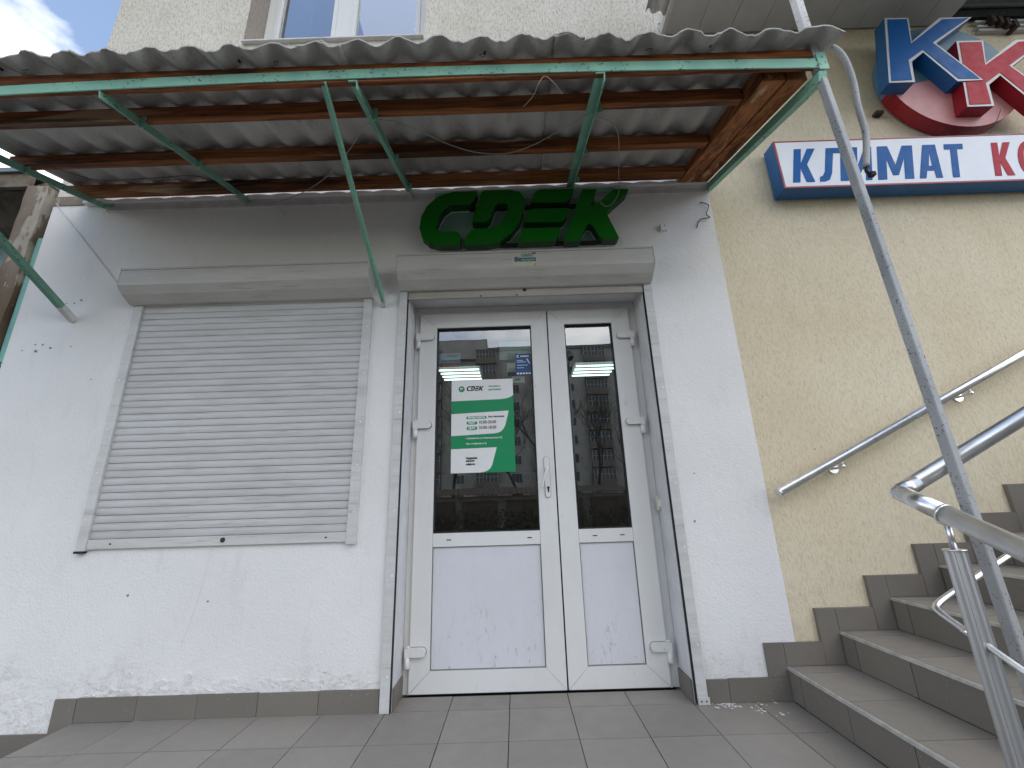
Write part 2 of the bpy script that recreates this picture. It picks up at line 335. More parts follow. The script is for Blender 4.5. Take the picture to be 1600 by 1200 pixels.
def disc(name, x, y, z, r, mat, parent=None, t=.004, n=12):
    bm = bmesh.new(); bmprism(bm, [(x+r*cos(2*pi*k/n), z+r*sin(2*pi*k/n)) for k in range(n)], y-t, y); return mkobj(name, bm, mat, parent)
def text(name, body, x, z, y, h, mat, parent=None, width=None, bold=0., shear=0., th=.0008):
    """flat lettering facing -y; (x,z) is the left end of the baseline, h the cap height"""
    c = bpy.data.curves.new(name, 'FONT'); c.body = body; c.size = h/.73; c.offset = bold; c.extrude = th/2; c.resolution_u = 3; c.shear = shear
    o = bpy.data.objects.new(name, c); COL.objects.link(o)
    me = bpy.data.meshes.new_from_object(o.evaluated_get(bpy.context.evaluated_depsgraph_get())); bpy.data.objects.remove(o)
    xs = [v.co.x for v in me.vertices] or [0]; k = (width/(max(xs)-min(xs))) if width else 1; x0 = min(xs)
    for v in me.vertices: v.co = Vector((x+(v.co.x-x0)*k, y-v.co.z, z+v.co.y))
    me.materials.clear(); me.materials.append(mat)
    ob = bpy.data.objects.new(name, me); link(ob, parent); WL[ob.name] = Vector((0, 0, 0)); return ob

TILES = {}
def tile(name, x0, x1, y0, y1, z0, z1, mat, parent, jit=.0005):
    """one tile; meshes are shared between tiles of one size"""
    k = (name, round(x1-x0, 3), round(y1-y0, 3), round(z1-z0, 3), mat.name)
    j = lambda: random.uniform(-jit, jit)
    loc = ((x0+x1)/2+j(), (y0+y1)/2+j(), (z0+z1)/2+j()*.8); rot = (j()*1.5, j()*1.5, j()*2)
    if k not in TILES:
        bm = bmesh.new(); a, b_, c = (x1-x0)/2, (y1-y0)/2, (z1-z0)/2; bmbox(bm, -a, a, -b_, b_, -c, c); bev(bm, .0014)
        o = mkobj(name, bm, mat, parent, loc=loc); TILES[k] = o; return o
    return dupmesh(name, TILES[k], parent, loc, rot)

# ------------------------------------------------------------------ ground, landing, stairs (structure)
RH, TR, XS = .1473, .2976, 2.0257          # riser, tread, first riser
GZ = -.60
o = box('street_ground', -200, 200, -200, 60, GZ-.3, GZ, M['asphalt']); tagp(o, kind='structure')
o = box('lawn', -120, 120, -61, -14, GZ, GZ+.06, M['grass']); tagp(o, kind='structure')
landing = thing('landing', (.3, -.6, 0), kind='structure')
LY = -1.2
boxes('landing_core', [(-1.49, XS, LY+.01, -.001, GZ+.001, -.013), (.056, 1.554, 0, .16, GZ+.001, -.013)], M['grout'], landing)
xj = [-1.5, -1.2, -.893, -.585, -.278, .0333, .3414, .6414, .9414, 1.2414, 1.5414, 1.8414, XS-.002]
yj = [-.003, -.3, -.6, -.9, LY]
for i in range(len(xj)-1):
    for k in range(4):
        g = .0075 if i == 0 else .0016
        dz = -.004 if i == 0 else 0
        tile('floor_tile', xj[i]+.0022, xj[i+1]-g, yj[k+1]+.0022, yj[k]-.0022, -.011+dz, dz, M['tile'], landing)
xr = [.0555, .0333+.308, .6414, .9414, 1.2414, 1.5545]
for i in range(5): tile('floor_tile', xr[i]+.0022, xr[i+1]-.0022, .0, .158, -.011, -.0005, M['tile'], landing)
for i in range(12):
    a, b_ = xj[i], xj[i+1]
    tile('riser_tile', a+.0022, b_-.0022, LY-.001, LY+.009, -RH+.002, -.0125, M['skirt'], landing)
# paint drips dropped on the tiles by the first stair
bm = bmesh.new(); rr = random.Random(3)
for q in range(46):
    cx, cy = (rr.gauss(1.70, .035), rr.gauss(-.035, .018)) if q < 26 else (rr.gauss(1.86, .05), rr.gauss(-.07, .035))
    cy = min(cy, -.012)
    r0 = rr.uniform(.002, .007); n = 7; ph = rr.random()*6; el = rr.uniform(1, 2.2)
    vsx = []
    for k in range(n):
        a = 2*pi*k/n; rx = r0*rr.uniform(.5, 1.2); px, py = rx*cos(a)*el, rx*sin(a)
        vsx.append((cx+px*cos(ph)-py*sin(ph), min(cy+px*sin(ph)+py*cos(ph), -.012)))
    lo = [bm.verts.new((x, y, .0002)) for x, y in vsx]; hi = [bm.verts.new((x, y, .0012)) for x, y in vsx]
    bm.faces.new(hi); [bm.faces.new((lo[k], lo[(k+1) % n], hi[(k+1) % n], hi[k])) for k in range(n)]
bmesh.ops.recalc_face_normals(bm, faces=bm.faces)
tagp(mkobj('paint_splatter', bm, M['print_white'], landing), kind='stuff')

stairs = thing('staircase', (3.4, -.6, 0), kind='structure'); NST = 9
SY = [-.012, -.10, -.40, -.70, -1.0, -1.2]
bm = bmesh.new()
for n in range(1, NST+1):
    x = XS+TR*(n-1); bmbox(bm, x+.011, x+TR+.011 if n < NST else x+1.6, -1.195, -.001, GZ+.001, RH*n-.013)
mkobj('stair_core', bm, M['grout'], stairs)
for n in range(1, NST+1):
    x = XS+TR*(n-1)
    for k in range(5):
        off = 0
        tile('riser_tile', x, x+.01, SY[k+1]+.002, SY[k]-.002, RH*(n-1)+.0015, RH*n-.0125, M['skirt'], stairs)
        if n < NST: tile('tread_tile', x+.0135, x+TR-.0015, SY[k+1]+.002, SY[k]-.002, RH*n-.011, RH*n, M['tile'], stairs)
        else:
            for q in range(5): tile('tread_tile', x+.013+.3*q, x+.31+.3*q, SY[k+1]+.002, SY[k]-.002, RH*n-.011, RH*n, M['tile'], stairs)
    bm = bmesh.new()
    vs_ = [(x-.006, -.0115), (x-.003, -.0005), (x+.010, .0005), (x+.010, -.0115)]
    a = [bm.verts.new((u, -.012, RH*n+v)) for u, v in vs_]; c = [bm.verts.new((u, -1.2, RH*n+v)) for u, v in vs_]
    bm.faces.new(a); bm.faces.new(c[::-1]); [bm.faces.new((a[i], c[i], c[(i+1) % 4], a[(i+1) % 4])) for i in range(4)]
    bmesh.ops.recalc_face_normals(bm, faces=bm.faces); mkobj('step_nosing', bm, M['nosing'], stairs)
front = thing('entrance_steps', (.2, -1.6, GZ), kind='structure')
for n in range(1, 4):
    e = .3*n; x0 = -1.5-e; y0 = LY-e; zt = -RH*n
    boxes('step_core', [(x0+.01, -1.5-(e-.3)+.009, y0+.01, -.001, GZ+.001, zt-.012), (-1.5-(e-.3)+.009, XS, y0+.01, LY-(e-.3)+.009, GZ+.001, zt-.012)], M['grout'], front)
    xx = [x0+.3*i for i in range(0, 20) if x0+.3*i < XS-.05]+[XS]
    for i in range(len(xx)-1):
        tile('tread_tile', xx[i]+.0022, xx[i+1]-.0022, y0+.0022, y0+.298, zt-.011, zt, M['tile'], front)
        tile('riser_tile', xx[i]+.0022, xx[i+1]-.0022, y0-.001, y0+.009, max(zt-RH+.002, GZ+.001), zt-.0125, M['skirt'], front)
    yy = y0+.3
    while yy < -.05:
        y2 = min(yy+.3, -.013); tile('tread_tile', x0+.0022, x0+.298, yy+.0022, y2-.0022, zt-.011, zt, M['tile'], front); yy += .3
tile('riser_tile', -1.511, -1.5015, -.3, -.013, -RH+.002, -.0175, M['skirt'], landing)
for k in range(3): tile('riser_tile', -1.511, -1.5015, -.6-.3*k, -.3016-.3*k, -RH+.002, -.0175, M['skirt'], landing)

# ------------------------------------------------------------------ the building
bld = thing('shop_building', (0, .2, GZ), 'white stuccoed shop front joined to a yellow stuccoed house wall under a grey upper storey', 'building')
WX0, WX1 = -2.445, 2.0932
boxes('white_wall', [(WX0, .055, -.004, .3, GZ, 3.12), (1.555, WX1, -.004, .3, GZ, 3.12), (.055, 1.555, -.004, .3, 2.285, 3.12)], M['white'], bld)
bm = bmesh.new(); bmbox(bm, WX1, 12, .012, .3, GZ, 4.62); bmbox(bm, 1.96, WX1, .012, .3, 3.122, 4.62); mkobj('yellow_wall', bm, M['yellow'], bld)
UW = (-1.36, .09, 4.545, 6.1)
boxes('upper_wall', [(WX0, UW[0], .002, .3, 3.122, 8.5), (UW[0], UW[1], .002, .3, 3.122, UW[2]), (UW[0], UW[1], .002, .3, UW[3], 8.5), (UW[1], 1.958, .002, .3, 3.122, 8.5), (1.958, 12, .002, .3, 4.622, 8.5)], M['grey'], bld)
box('window_reveal', UW[0]+.0005, UW[0]+.006, .004, .2, UW[2], UW[3], simple('brown_grit_reveal', (.30, .26, .22), .9, dirt=.3, ds=60, bump=.4), bld)
box('side_wall', WX0, WX0+.3, .301, 6.99, GZ, 8.5, M['grey'], bld)
box('roof', WX0-.1, 12, -.1, 7, 8.5, 8.7, M['concrete'], bld)
box('back_wall', WX0, 12, 7, 7.3, GZ, 8.5, M['grey'], bld)
# upper window
wf = boxes('window', [], M['pvcframe'], bld)
bpy.data.objects.remove(wf)
bm = bmesh.new()
x0, x1, z0, z1 = UW[0]+.008, UW[1]-.002, UW[2]+.002, UW[3]-.002
for a in ((x0, x1, .2, .26, z0, z0+.09), (x0, x1, .2, .26, z1-.07, z1), (x0, x0+.075, .2, .26, z0+.09, z1-.07), (x1-.09, x1, .2, .26, z0+.09, z1-.07), (-.735, -.60, .2, .26, z0+.09, z1-.07)): bmbox(bm, *a)
bev(bm, .004); wf = mkobj('window', bm, M['pvc'], bld)
for a, b_ in ((x0+.075, -.735), (-.60, x1-.09)):
    bm = bmesh.new()
    for q in ((a, b_, .192, .25, z0+.09, z0+.13), (a, b_, .192, .25, z1-.11, z1-.07), (a, a+.035, .192, .25, z0+.13, z1-.11), (b_-.035, b_, .192, .25, z0+.13, z1-.11)): bmbox(bm, q[0]+.001, q[1]-.001, *q[2:])
    mkobj('sash', bm, M['pvc'], wf)
    box('pane', a+.037, b_-.037, .225, .231, z0+.132, z1-.112, M['wglass'], wf)
box('window_sill', UW[0]+.007, UW[1]-.003, -.03, .199, UW[2]-.012, UW[2]+.001, M['trim'], bld)
box('curtain', -1.27, -1.05, .34, .36, 4.6, 6.1, simple('lilac_curtain', (.4, .42, .5), .9), bld)
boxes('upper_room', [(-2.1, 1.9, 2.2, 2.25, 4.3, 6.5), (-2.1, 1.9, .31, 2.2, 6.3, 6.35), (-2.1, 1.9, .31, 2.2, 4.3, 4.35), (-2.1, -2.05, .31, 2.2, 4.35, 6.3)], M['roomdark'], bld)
# door reveal
M['rv'] = M['reveal']
boxes('door_reveal', [(.0555, .060, .001, .19, .0, 2.27), (1.550, 1.5545, .001, .19, .0, 2.27), (.0555, 1.5545, .001, .19, 2.272, 2.2845)], M['reveal'], bld)
# skirting tiles
def sk(x0, x1, z0, z1): tile('skirting_tile', x0+.0012, x1-.0012, -.014, -.0045, z0+.001, z1, M['skirt'], bld)
for k in range(5): sk(-1.5+.3*k, -1.2+.3*k, 0, .101+random.uniform(-.001, .001))
sk(-1.611, -1.5, -RH, .099)
for k in range(3): sk(-1.611-.3*(k+1), max(-1.611-.3*k, -9), -RH, -.045)
sk(1.607, 1.722, 0, .101); sk(1.722, XS, 0, .103); sk(XS-.1, XS, .104, RH+.105)
for n in range(1, NST+1):
    x = XS+TR*(n-1); y0, y1 = (-.014, -.0045)
    a, b_ = x, x+TR-.1
    yy = (-.010, .0115) if n > 0 else 0
    tile('skirting_tile', a+.0012, b_-.0012, -.011, .0118 if a > WX1 else -.0045, RH*n+.001, RH*n+.105, M['skirt'], bld)
    tile('skirting_tile', b_+.0012, x+TR-.0012, -.011, .0118, RH*n+.001, RH*(n+1)+.105, M['skirt'], bld)
tile('skirting_tile', .0605, .070, .001, .168, .001, .098, M['skirt'], bld); tile('skirting_tile', 1.5398, 1.5495, .001, .168, .001, .098, M['skirt'], bld)
box('bare_plaster_patch', -2.445, -2.10, -.010, -.0045, 3.046, 3.119, M['pillar'], bld, .002)
# small marks and plug holes in the plaster
for (x, z, r) in ((-2.224, 2.009, .006), (-2.343, 1.974, .004), (-2.255, 1.966, .009), (-2.169, 1.985, .007), (-2.042, 1.99, .004), (-2.27, 2.01, .005), (-2.06, 2.31, .007), (-2.1, 2.29, .005), (-2.15, 2.29, .004), (-1.98, 2.98, .004), (-1.36, .56, .006), (-.93, .52, .005), (1.594+.08, .844, .006), (1.71, 1.1, .004), (-1.86, 1.77, .004)):
    disc('plug_hole', x, -.0045, z, r, M['mark'], bld, .002, 9)
# scratch lines on the plaster below the window
for p in (((-.955, -.006, .78), (-.985, -.006, .52), (-1.03, -.006, .33)),):
    tube('plaster_scratch', smoothpath(p), .0008, M['reveal'], bld, 5)
# peeling plaster flakes above the skirting
bm = bmesh.new(); rr = random.Random(11)
for q in range(130):
    cx = rr.uniform(-1.5, -.05); cz = .104+abs(rr.gauss(0, .032)); n = rr.randint(6, 9); r0 = rr.uniform(.006, .024); el = rr.uniform(.4, 1)
    pts = [(cx+r0*rr.uniform(.6, 1.2)*cos(2*pi*k/n), max(.103, cz+el*r0*rr.uniform(.6, 1.2)*sin(2*pi*k/n))) for k in range(n)]
    tilt = rr.uniform(.001, .007)
    f = [bm.verts.new((x, -.0045-(.0006+tilt*(.5+.5*(z-cz)/r0)), z)) for x, z in pts]; k_ = [bm.verts.new((x, -.0042, z)) for x, z in pts]
    bm.faces.new(f); [bm.faces.new((f[i], f[(i+1) % n], k_[(i+1) % n], k_[i])) for i in range(n)]
for q in range(26):
    cx = rr.uniform(-2.44, -1.63); cz = -.04+abs(rr.gauss(0, .05)); n = 7; r0 = rr.uniform(.006, .02)
    pts = [(cx+r0*rr.uniform(.6, 1.2)*cos(2*pi*k/n), max(-.042, cz+r0*rr.uniform(.6, 1.2)*sin(2*pi*k/n))) for k in range(n)]
    f = [bm.verts.new((x, -.0045-rr.uniform(.001, .004), z)) for x, z in pts]; k_ = [bm.verts.new((x, -.0042, z)) for x, z in pts]
    bm.faces.new(f); [bm.faces.new((f[i], f[(i+1) % n], k_[(i+1) % n], k_[i])) for i in range(n)]
bmesh.ops.recalc_face_normals(bm, faces=bm.faces); tagp(mkobj('peeling_paint', bm, M['white'], bld), kind='stuff')
# office inside
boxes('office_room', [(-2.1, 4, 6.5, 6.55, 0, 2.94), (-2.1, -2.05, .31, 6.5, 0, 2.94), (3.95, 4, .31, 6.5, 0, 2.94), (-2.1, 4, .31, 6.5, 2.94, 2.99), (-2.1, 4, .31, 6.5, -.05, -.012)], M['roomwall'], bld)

# ------------------------------------------------------------------ balcony soffit and pipes, top right
bal = thing('balcony', (3, -.6, 4.49), 'pale panelled underside of a balcony jutting out above the yellow wall', 'balcony')
xx = [1.985, 2.245, 2.495, 2.745, 2.995, 3.245, 3.495, 3.745, 3.995, 4.2]
for a, b_ in zip(xx, xx[1:]): box('soffit_panel', a+.0015, b_-.0015, -1.25, -.001, 4.49, 4.502, M['soffit'], bal, .001)
box('balcony_slab', 1.99, 4.2, -1.26, -.001, 4.504, 4.62, M['concrete'], bal)
box('edge_trim', 1.955, 1.983, -1.27, -.001, 4.478, 4.57, M['trim'], bal, .002)
box('front_parapet', 1.955, 4.2, -1.32, -1.272, 4.478, 5.5, M['soffit'], bal)
bm = bmesh.new(); nx = 12
for i in range(nx+1):
    x = 1.80+.16*i/nx; z = 4.52+.02*sin(i/nx*2*pi*1.0)
    i0 = [bm.verts.new((x, -1.3, z)), bm.verts.new((x, -.14-.02*sin(i), z)), bm.verts.new((x, -.14-.02*sin(i), z+.006)), bm.verts.new((x, -1.3, z+.006))]
    if i: [bm.faces.new((prev[k], prev[(k+1) % 4], i0[(k+1) % 4], i0[k])) for k in range(4)]
    else: bm.faces.new(i0[::-1])
    prev = i0
bm.faces.new(prev); bmesh.ops.recalc_face_normals(bm, faces=bm.faces); mkobj('corrugated_edge', bm, M['slate'], bal)
gut = thing('roller_awning', (5.2, -.15, 4.6), 'dark awning rails and pipes tucked behind the balcony at the upper right', 'awning')
box('dark_housing', 4.215, 7, -.5, -.004, 4.70, 4.9, M['brown_dark'], gut); box('back_board', 4.215, 7, -.03, -.004, 4.52, 4.69, M['dark'], gut)
for z, y, r in ((4.70, -.06, .02), (4.655, -.05, .013), (4.62, -.045, .02)): tube('rail', [(4.22, y, z), (7, y, z)], r, M['gutter'], gut, 10)
for z in (4.40, 4.44, 4.49): box('wall_rail', 4.42, 7, -.02, .011, z-.012, z+.010, M['trim'] if z > 4.43 else M['soffit'], gut, .002)
for i in range(4): box('bracket', 4.50+.05*i, 4.53+.05*i, -.06, .010, 4.43-.02*i+.0, 4.50-.02*i, M['brown_dark'], gut, .003)

# ------------------------------------------------------------------ canopy
can = thing('canopy', (0, -.5, 2.9), 'corrugated slate canopy on mint green angle irons and brown battens over the shop front', 'canopy')
S = .30
def sheet(name, x0, x1, lift, yf, seed):
    rr = random.Random(seed); bm = bmesh.new(); n = int((x1-x0)/.0178); ny = 10; per = .178
    fj = [rr.uniform(-.006, .006) for _ in range(n+1)]
    top = []; bot = []
    for i in range(n+1):
        x = x0+(x1-x0)*i/n; h = .0185*cos(2*pi*(x-.084)/per)
        ct = []; cb = []
        for j in range(ny+1):
            y = -.060+(yf+fj[i]+.060)*j/ny; xs = x+(.045*(j/ny)**2 if (seed == 1 and i > n*.9) else 0); z = 3.127+lift+.235*y+h*(1+.08*sin(j*1.3+seed))+.004*sin(i*.21+seed)*j/ny
            ct.append(bm.verts.new((xs, y, z+.0035))); cb.append(bm.verts.new((xs, y, z-.0035)))
        top.append(ct); bot.append(cb)
    for i in range(n):
        for j in range(ny):
            bm.faces.new((top[i][j], top[i][j+1], top[i+1][j+1], top[i+1][j])).smooth = True
            bm.faces.new((bot[i][j], bot[i+1][j], bot[i+1][j+1], bot[i][j+1])).smooth = True
        bm.faces.new((top[i][ny], bot[i][ny], bot[i+1][ny], top[i+1][ny])); bm.faces.new((top[i][0], top[i+1][0], bot[i+1][0], bot[i][0]))
    for i in (0, n):
        for j in range(ny): bm.faces.new((top[i][j], top[i][j+1], bot[i][j+1], bot[i][j]))
    bmesh.ops.recalc_face_normals(bm, faces=bm.faces); return mkobj(name, bm, M['slate'], can)
sheet('corrugated_sheet', .932, 2.125, 0, -1.113, 1); sheet('corrugated_sheet', -.10, 1.06, .008, -1.118, 2)
sheet('corrugated_sheet', -1.14, .02, 0, -1.122, 3); sheet('corrugated_sheet', -2.2, -1.02, .008, -1.112, 4)
def purlin(yb, wd, h=.05, x0=-2.16, x1=1.872, dz=0):
    yf = yb-wd; z = lambda y: 3.051+S*y+dz
    return extr('purlin', [(yf, z(yf)), (yb, z(yb)), (yb, z(yb)+h), (yf, z(yf)+h)], x0, x1, M['woodx'], can, .003)
purlin(-.79, .048, .074, dz=.019); purlin(-.43, .063, .068, dz=.012); purlin(-.085, .10, .055)
extr('fascia_batten', [(-1.029, 2.764), (-1.004, 2.766), (-1.004, 2.868), (-1.029, 2.868)], -2.2, 2.08, M['woodx'], can, .003)
for a, b_ in ((1.878, 1.985), (1.992, 2.082)):
    bm = bmesh.new(); z = lambda y: 3.051+S*y
    for k in (0,):
        v = [bm.verts.new(p) for p in ((a, -.02, z(-.02)), (b_, -.02, z(-.02)), (b_, -.973, z(-.973)), (a, -.973, z(-.973)), (a, -.02, z(-.02)+.045), (b_, -.02, z(-.02)+.045), (b_, -.973, z(-.973)+.10), (a, -.973, z(-.973)+.10))]
        for q in ((0, 1, 2, 3), (7, 6, 5, 4), (0, 4, 5, 1), (1, 5, 6, 2), (2, 6, 7, 3), (3, 7, 4, 0)): bm.faces.new([v[i] for i in q])
    bmesh.ops.recalc_face_normals(bm, faces=bm.faces); bev(bm, .003); mkobj('side_board', bm, M['woody'], can)
bm = bmesh.new(); pr_ = []
for i in range(15):
    x = -2.25+4.362*i/14; zc = 2.803-.030*((x-.3)/1.85)**2; pr_.append((x, zc))
bmprism(bm, [(x, z-.026) for x, z in pr_]+[(x, z+.026) for x, z in pr_[::-1]], -1.036, -1.0305); mkobj('front_beam', bm, M['green'], can)
for x in (-2.083, -1.086, .046, 1.134):
    bar('rafter', (x, -1.0295, 2.747), (x, -.022, 3.027-.022*S), .04, .042, M['green'], can, True, .005)
bar('rafter', (2.096, -1.0295, 3.015-1.0295*S), (2.096, -.006, 3.02-.006*S), .034, .045, M['green'], can, False)
for x, dy in ((-2.083, -.43), (-1.086, -.43), (-1.086, -.79), (.046, -.43), (.046, -.79), (1.134, -.43), (1.134, -.79), (1.134, -.12), (.046, -.12)):
    box('welded_tab', x+.022, x+.045, dy-.05, dy-.046, 3.02+S*dy-.02, 3.02+S*dy+.05, M['green'], can)
bar('brace', (-.086, -1.033, 2.765), (-.098, -.03, 2.212), .028, .028, M['green'], can, True, .005)
bar('brace_tip', (-.098, -.03, 2.212), (-.0985, -.003, 2.197), .026, .024, M['trim'], can)
bar('brace', (-2.073, -1.033, 2.765), (-2.074, -.095, 2.222), .036, .036, M['green_shaded'], can, False, b=.003)
bar('brace_tip', (-2.074, -.0945, 2.2217), (-2.074, -.002, 2.168), .037, .037, M['trim'], can, b=.003)
box('ledger_trim', -2.05, 2.09, -.020, -.0045, 2.978, 3.028, M['trim'], can, .002)
box('ledger_lip', -2.05, 2.09, -.026, -.0205, 3.016, 3.030, M['trim'], can, .001)
box('ledger_angle', .213, 1.445, -.028, -.0265, 2.986, 3.034, M['green'], can)
box('ledger_angle', -2.10, -1.99, -.03, -.0265, 3.005, 3.04, M['green'], can)
# thin scalloped plaster edge left by the corrugation along the wall
bm = bmesh.new(); n = 420; rr = random.Random(5); prev = None
for i in range(n+1):
    x = -2.2+4.28*i/n; h = 3.043+.014*abs(sin(pi*(x+.03)/.178))**.7+rr.uniform(-.001, .001)
    r4 = [bm.verts.new((x, -.045, 3.031)), bm.verts.new((x, -.045, h)), bm.verts.new((x, -.006, h+.004)), bm.verts.new((x, -.006, 3.031))]
    if prev: [bm.faces.new((prev[k], prev[(k+1) % 4], r4[(k+1) % 4], r4[k])) for k in range(4)]
    prev = r4
bmesh.ops.recalc_face_normals(bm, faces=bm.faces); mkobj('scalloped_mortar', bm, M['print_white'], can)
for x in (-.45, .63, 1.62, -1.5): # roofing nails
    disc('nail', x, -1.055, 2.865, .006, M['dark'], can, .01, 8)
for (x, yy) in ((-1.38, -1.06), (.62, -1.06), (1.35, -1.06), (-.28, -1.06)):
    tube('wire_tie', smoothpath([(x, yy, 2.86), (x+.01, yy-.01, 2.845), (x+.005, yy-.012, 2.825), (x-.012, yy-.01, 2.84), (x-.004, yy, 2.86)]), .0018, M['cabled'], can, 5)

# ------------------------------------------------------------------ wires
c1 = [(-1.07, -.012, 3.02), (-.99, -.05, 2.985), (-.874, -.044, 2.985), (-.648, -.14, 2.965), (-.391, -.33, 2.915), (-.148, -.588, 2.844), (0.03, -.80, 2.785), (.133, -.827, 2.772), (.232, -.773, 2.788), (.399, -.617, 2.835), (.546, -.529, 2.861), (.707, -.507, 2.868), (.849, -.574, 2.848), (.946, -.66, 2.822), (1.036, -.746, 2.796), (1.11, -.822, 2.768), (1.168, -.808, 2.768), (1.245, -.75, 2.795), (1.306, -.652, 2.824), (1.376, -.401, 2.9), (1.415, -.24, 2.93), (1.429, -.2, 2.90), (1.407, -.2, 2.82), (1.36, -.2, 2.75), (1.319, -.2, 2.742), (1.29, -.2, 2.777)]
tagp(tube('hanging_cable', smoothpath(c1, 5), .0024, M['cable'], None, 6), 'long thin grey cable sagging under the canopy, its loose end dangling over the green K', 'cable')
tagp(tube('loose_wire', smoothpath([(.796, -.925, 2.713), (.837, -.993, 2.692), (.858, -1.04, 2.70), (.889, -1.042, 2.742), (.927, -1.042, 2.70), (.964, -1.0, 2.69)], 5), .0015, M['cable'], None, 6), 'short thin wire looped over the front beam of the canopy', 'wire')
tagp(tube('black_wire', smoothpath([(-1.86, -.62, 2.82), (-1.72, -.44, 2.855), (-1.62, -.40, 2.875), (-1.4, -.395, 2.885), (-1.1, -.40, 2.88), (-1.055, -.2, 2.93), (-1.065, -.03, 2.975)], 5), .0018, M['cabled'], None, 6), 'thin dark wire running along a batten near the left end of the canopy', 'wire')
tagp(tube('wall_wire', smoothpath([(-2.43, -.008, 3.07), (-2.1, -.009, 2.70), (-1.728, -.009, 2.292)], 4), .0026, M['cablew'], None, 6), 'thin pale wire running diagonally down the white wall to the window shutter', 'wire')
tagp(tube('wire_hook', smoothpath([(2.016, -.012, 2.899), (2.05, -.016, 2.885), (2.067, -.02, 2.861), (2.043, -.02, 2.795), (2.06, -.02, 2.77), (1.994, -.018, 2.756), (1.968, -.008, 2.701)], 5), .0032, M['cabled'], None, 6), 'bent black wire hook sticking out of the white wall below the right canopy corner', 'hook')
tagp(tube('short_cable', smoothpath([(-.875, -.005, 2.972), (-.86, -.015, 2.955), (-.83, -.012, 2.93), (-.81, -.02, 2.90)], 5), .002, M['cablew'], None, 6), 'short frayed white cable end hanging from the trim above the window shutter', 'cable')

# ------------------------------------------------------------------ roller shutters
def boxprof(zt): return [(-.0045, zt), (-.15, zt), (-.15, zt-.118), (-.108, zt-.160), (-.045, zt-.196), (-.0045, zt-.196)]
ws = thing('window_shutter', (-.93, 0, .8), 'closed grey roller shutter covering the window left of the door', 'roller shutter')
X0, X1 = -1.680, -.167; ZB, ZT = .80, 2.44
bx = extr('shutter_box', boxprof(ZT), X0-.016, X1+.004, M['box'], ws, .0015)
for x in (X0-.0185, X1+.0042): extr('end_cap', [(y*1.01-.0005, z) for y, z in boxprof(ZT+.001)], x, x+.0022, M['guide'], bx, 0)
box('box_seam', X0-.012, X1, -.1515, -.1502, ZT-.016, ZT-.0145, M['dark'], bx)
for a, b_ in ((X0, X0+.052), (X1-.052, X1)):
    g = box('guide_rail', a, b_, -.028, -.0045, ZB-.012, ZT-.197, M['guide'], ws, .002)
    for z in (.95, 1.2, 1.45, 1.75, 2.05): disc('screw_cap', a+.018 if a < -1 else b_-.018, -.0285, z, .006, M['screw'], g, .002, 10)
box('rail_foot', X1-.053, X1+.004, -.031, -.0285, ZB-.016, ZB+.012, M['guide'], ws)
box('rail_foot', X0-.003, X0+.045, -.031, -.005, ZB-.024, ZB-.0125, M['dark'], ws)
bs = box('bottom_bar', X0+.054, X1-.054, -.022, -.006, ZB-.004, ZB+.045, M['guide'], ws, .002)
disc('lock', -.89, -.0222, ZB+.023, .013, M['brown_dark'], bs, .003, 14)
for x in (-1.50, -.33): disc('rivet', x, -.0222, ZB+.02, .005, M['dark'], bs, .002, 8)
PITCH = .0408; z = ZB+.046; first = None; ns = 0
while z < ZT-.20:
    loc = ((X0+X1)/2, -.006, z)
    if first is None:
        hw = (X1-X0)/2-.0545; pr = [(0, .0005), (-.0060, .0008), (-.0082, .0035), (-.0098, .012), (-.0100, .022), (-.0090, .0295), (-.0080, .0312), (-.0080, .0335), (-.0086, .0345), (-.0082, .0385), (-.0060, .0400), (0, .0402)]
        bm = bmesh.new(); a = [bm.verts.new((-hw, y, q)) for y, q in pr]; c = [bm.verts.new((hw, y, q)) for y, q in pr]
        bm.faces.new(a); bm.faces.new(c[::-1]); [bm.faces.new((a[i], c[i], c[(i+1) % len(pr)], a[(i+1) % len(pr)])) for i in range(len(pr))]
        bmesh.ops.recalc_face_normals(bm, faces=bm.faces); first = mkobj('slat', bm, M['shutter'], ws, loc=loc)
    else: dupmesh('slat', first, ws, (loc[0], loc[1]+random.uniform(-.0006, .0006), loc[2]), (random.uniform(-.03, .03), random.uniform(-.0006, .0006), 0))
    z += PITCH; ns += 1
box('curtain_backing', X0+.05, X1-.05, -.0055, -.0042, ZB, ZT-.15, M['dark'], ws)
dsx = thing('door_shutter', (.8, 0, 0), 'raised roller shutter box with long side rails around the double door', 'roller shutter')
ZT2 = 2.479; A0, A1 = .0065, 1.6065
bx = extr('shutter_box', boxprof(ZT2), A0+.006, A1-.006, M['box'], dsx, .0015)
for x in (A0+.0035, A1-.0056): extr('end_cap', [(y*1.01-.0005, z) for y, z in boxprof(ZT2+.001)], x, x+.0022, M['guide'], bx, 0)
box('box_seam', A0+.01, A1-.01, -.1515, -.1502, ZT2-.016, ZT2-.0145, M['dark'], bx)
for a, b_ in ((A0, A0+.048), (A1-.050, A1)):
    g = box('guide_rail', a, b_, -.028, -.0045, .003, ZT2-.197, M['guide'], dsx, .002)
    box('rail_slot', (b_+.0003 if a < .5 else a-.004), (b_+.004 if a < .5 else a-.0003), -.024, -.001, .003, ZT2-.2, M['dark'], g)
    for z in (.16, .62, .95, 1.5, 2.0, 2.22): disc('screw_cap', (a+b_)/2+.01, -.0285, z+(.1 if a > .5 else 0), .006, M['screw'], g, .002, 10)
box('rail_foot', A1-.048, A1+.006, -.032, -.0285, .002, .034, M['guide'], dsx)
for x in (A1-.034, A1-.010): disc('rivet', x, -.0322, .018, .004, M['dark'], dsx, .002, 8)
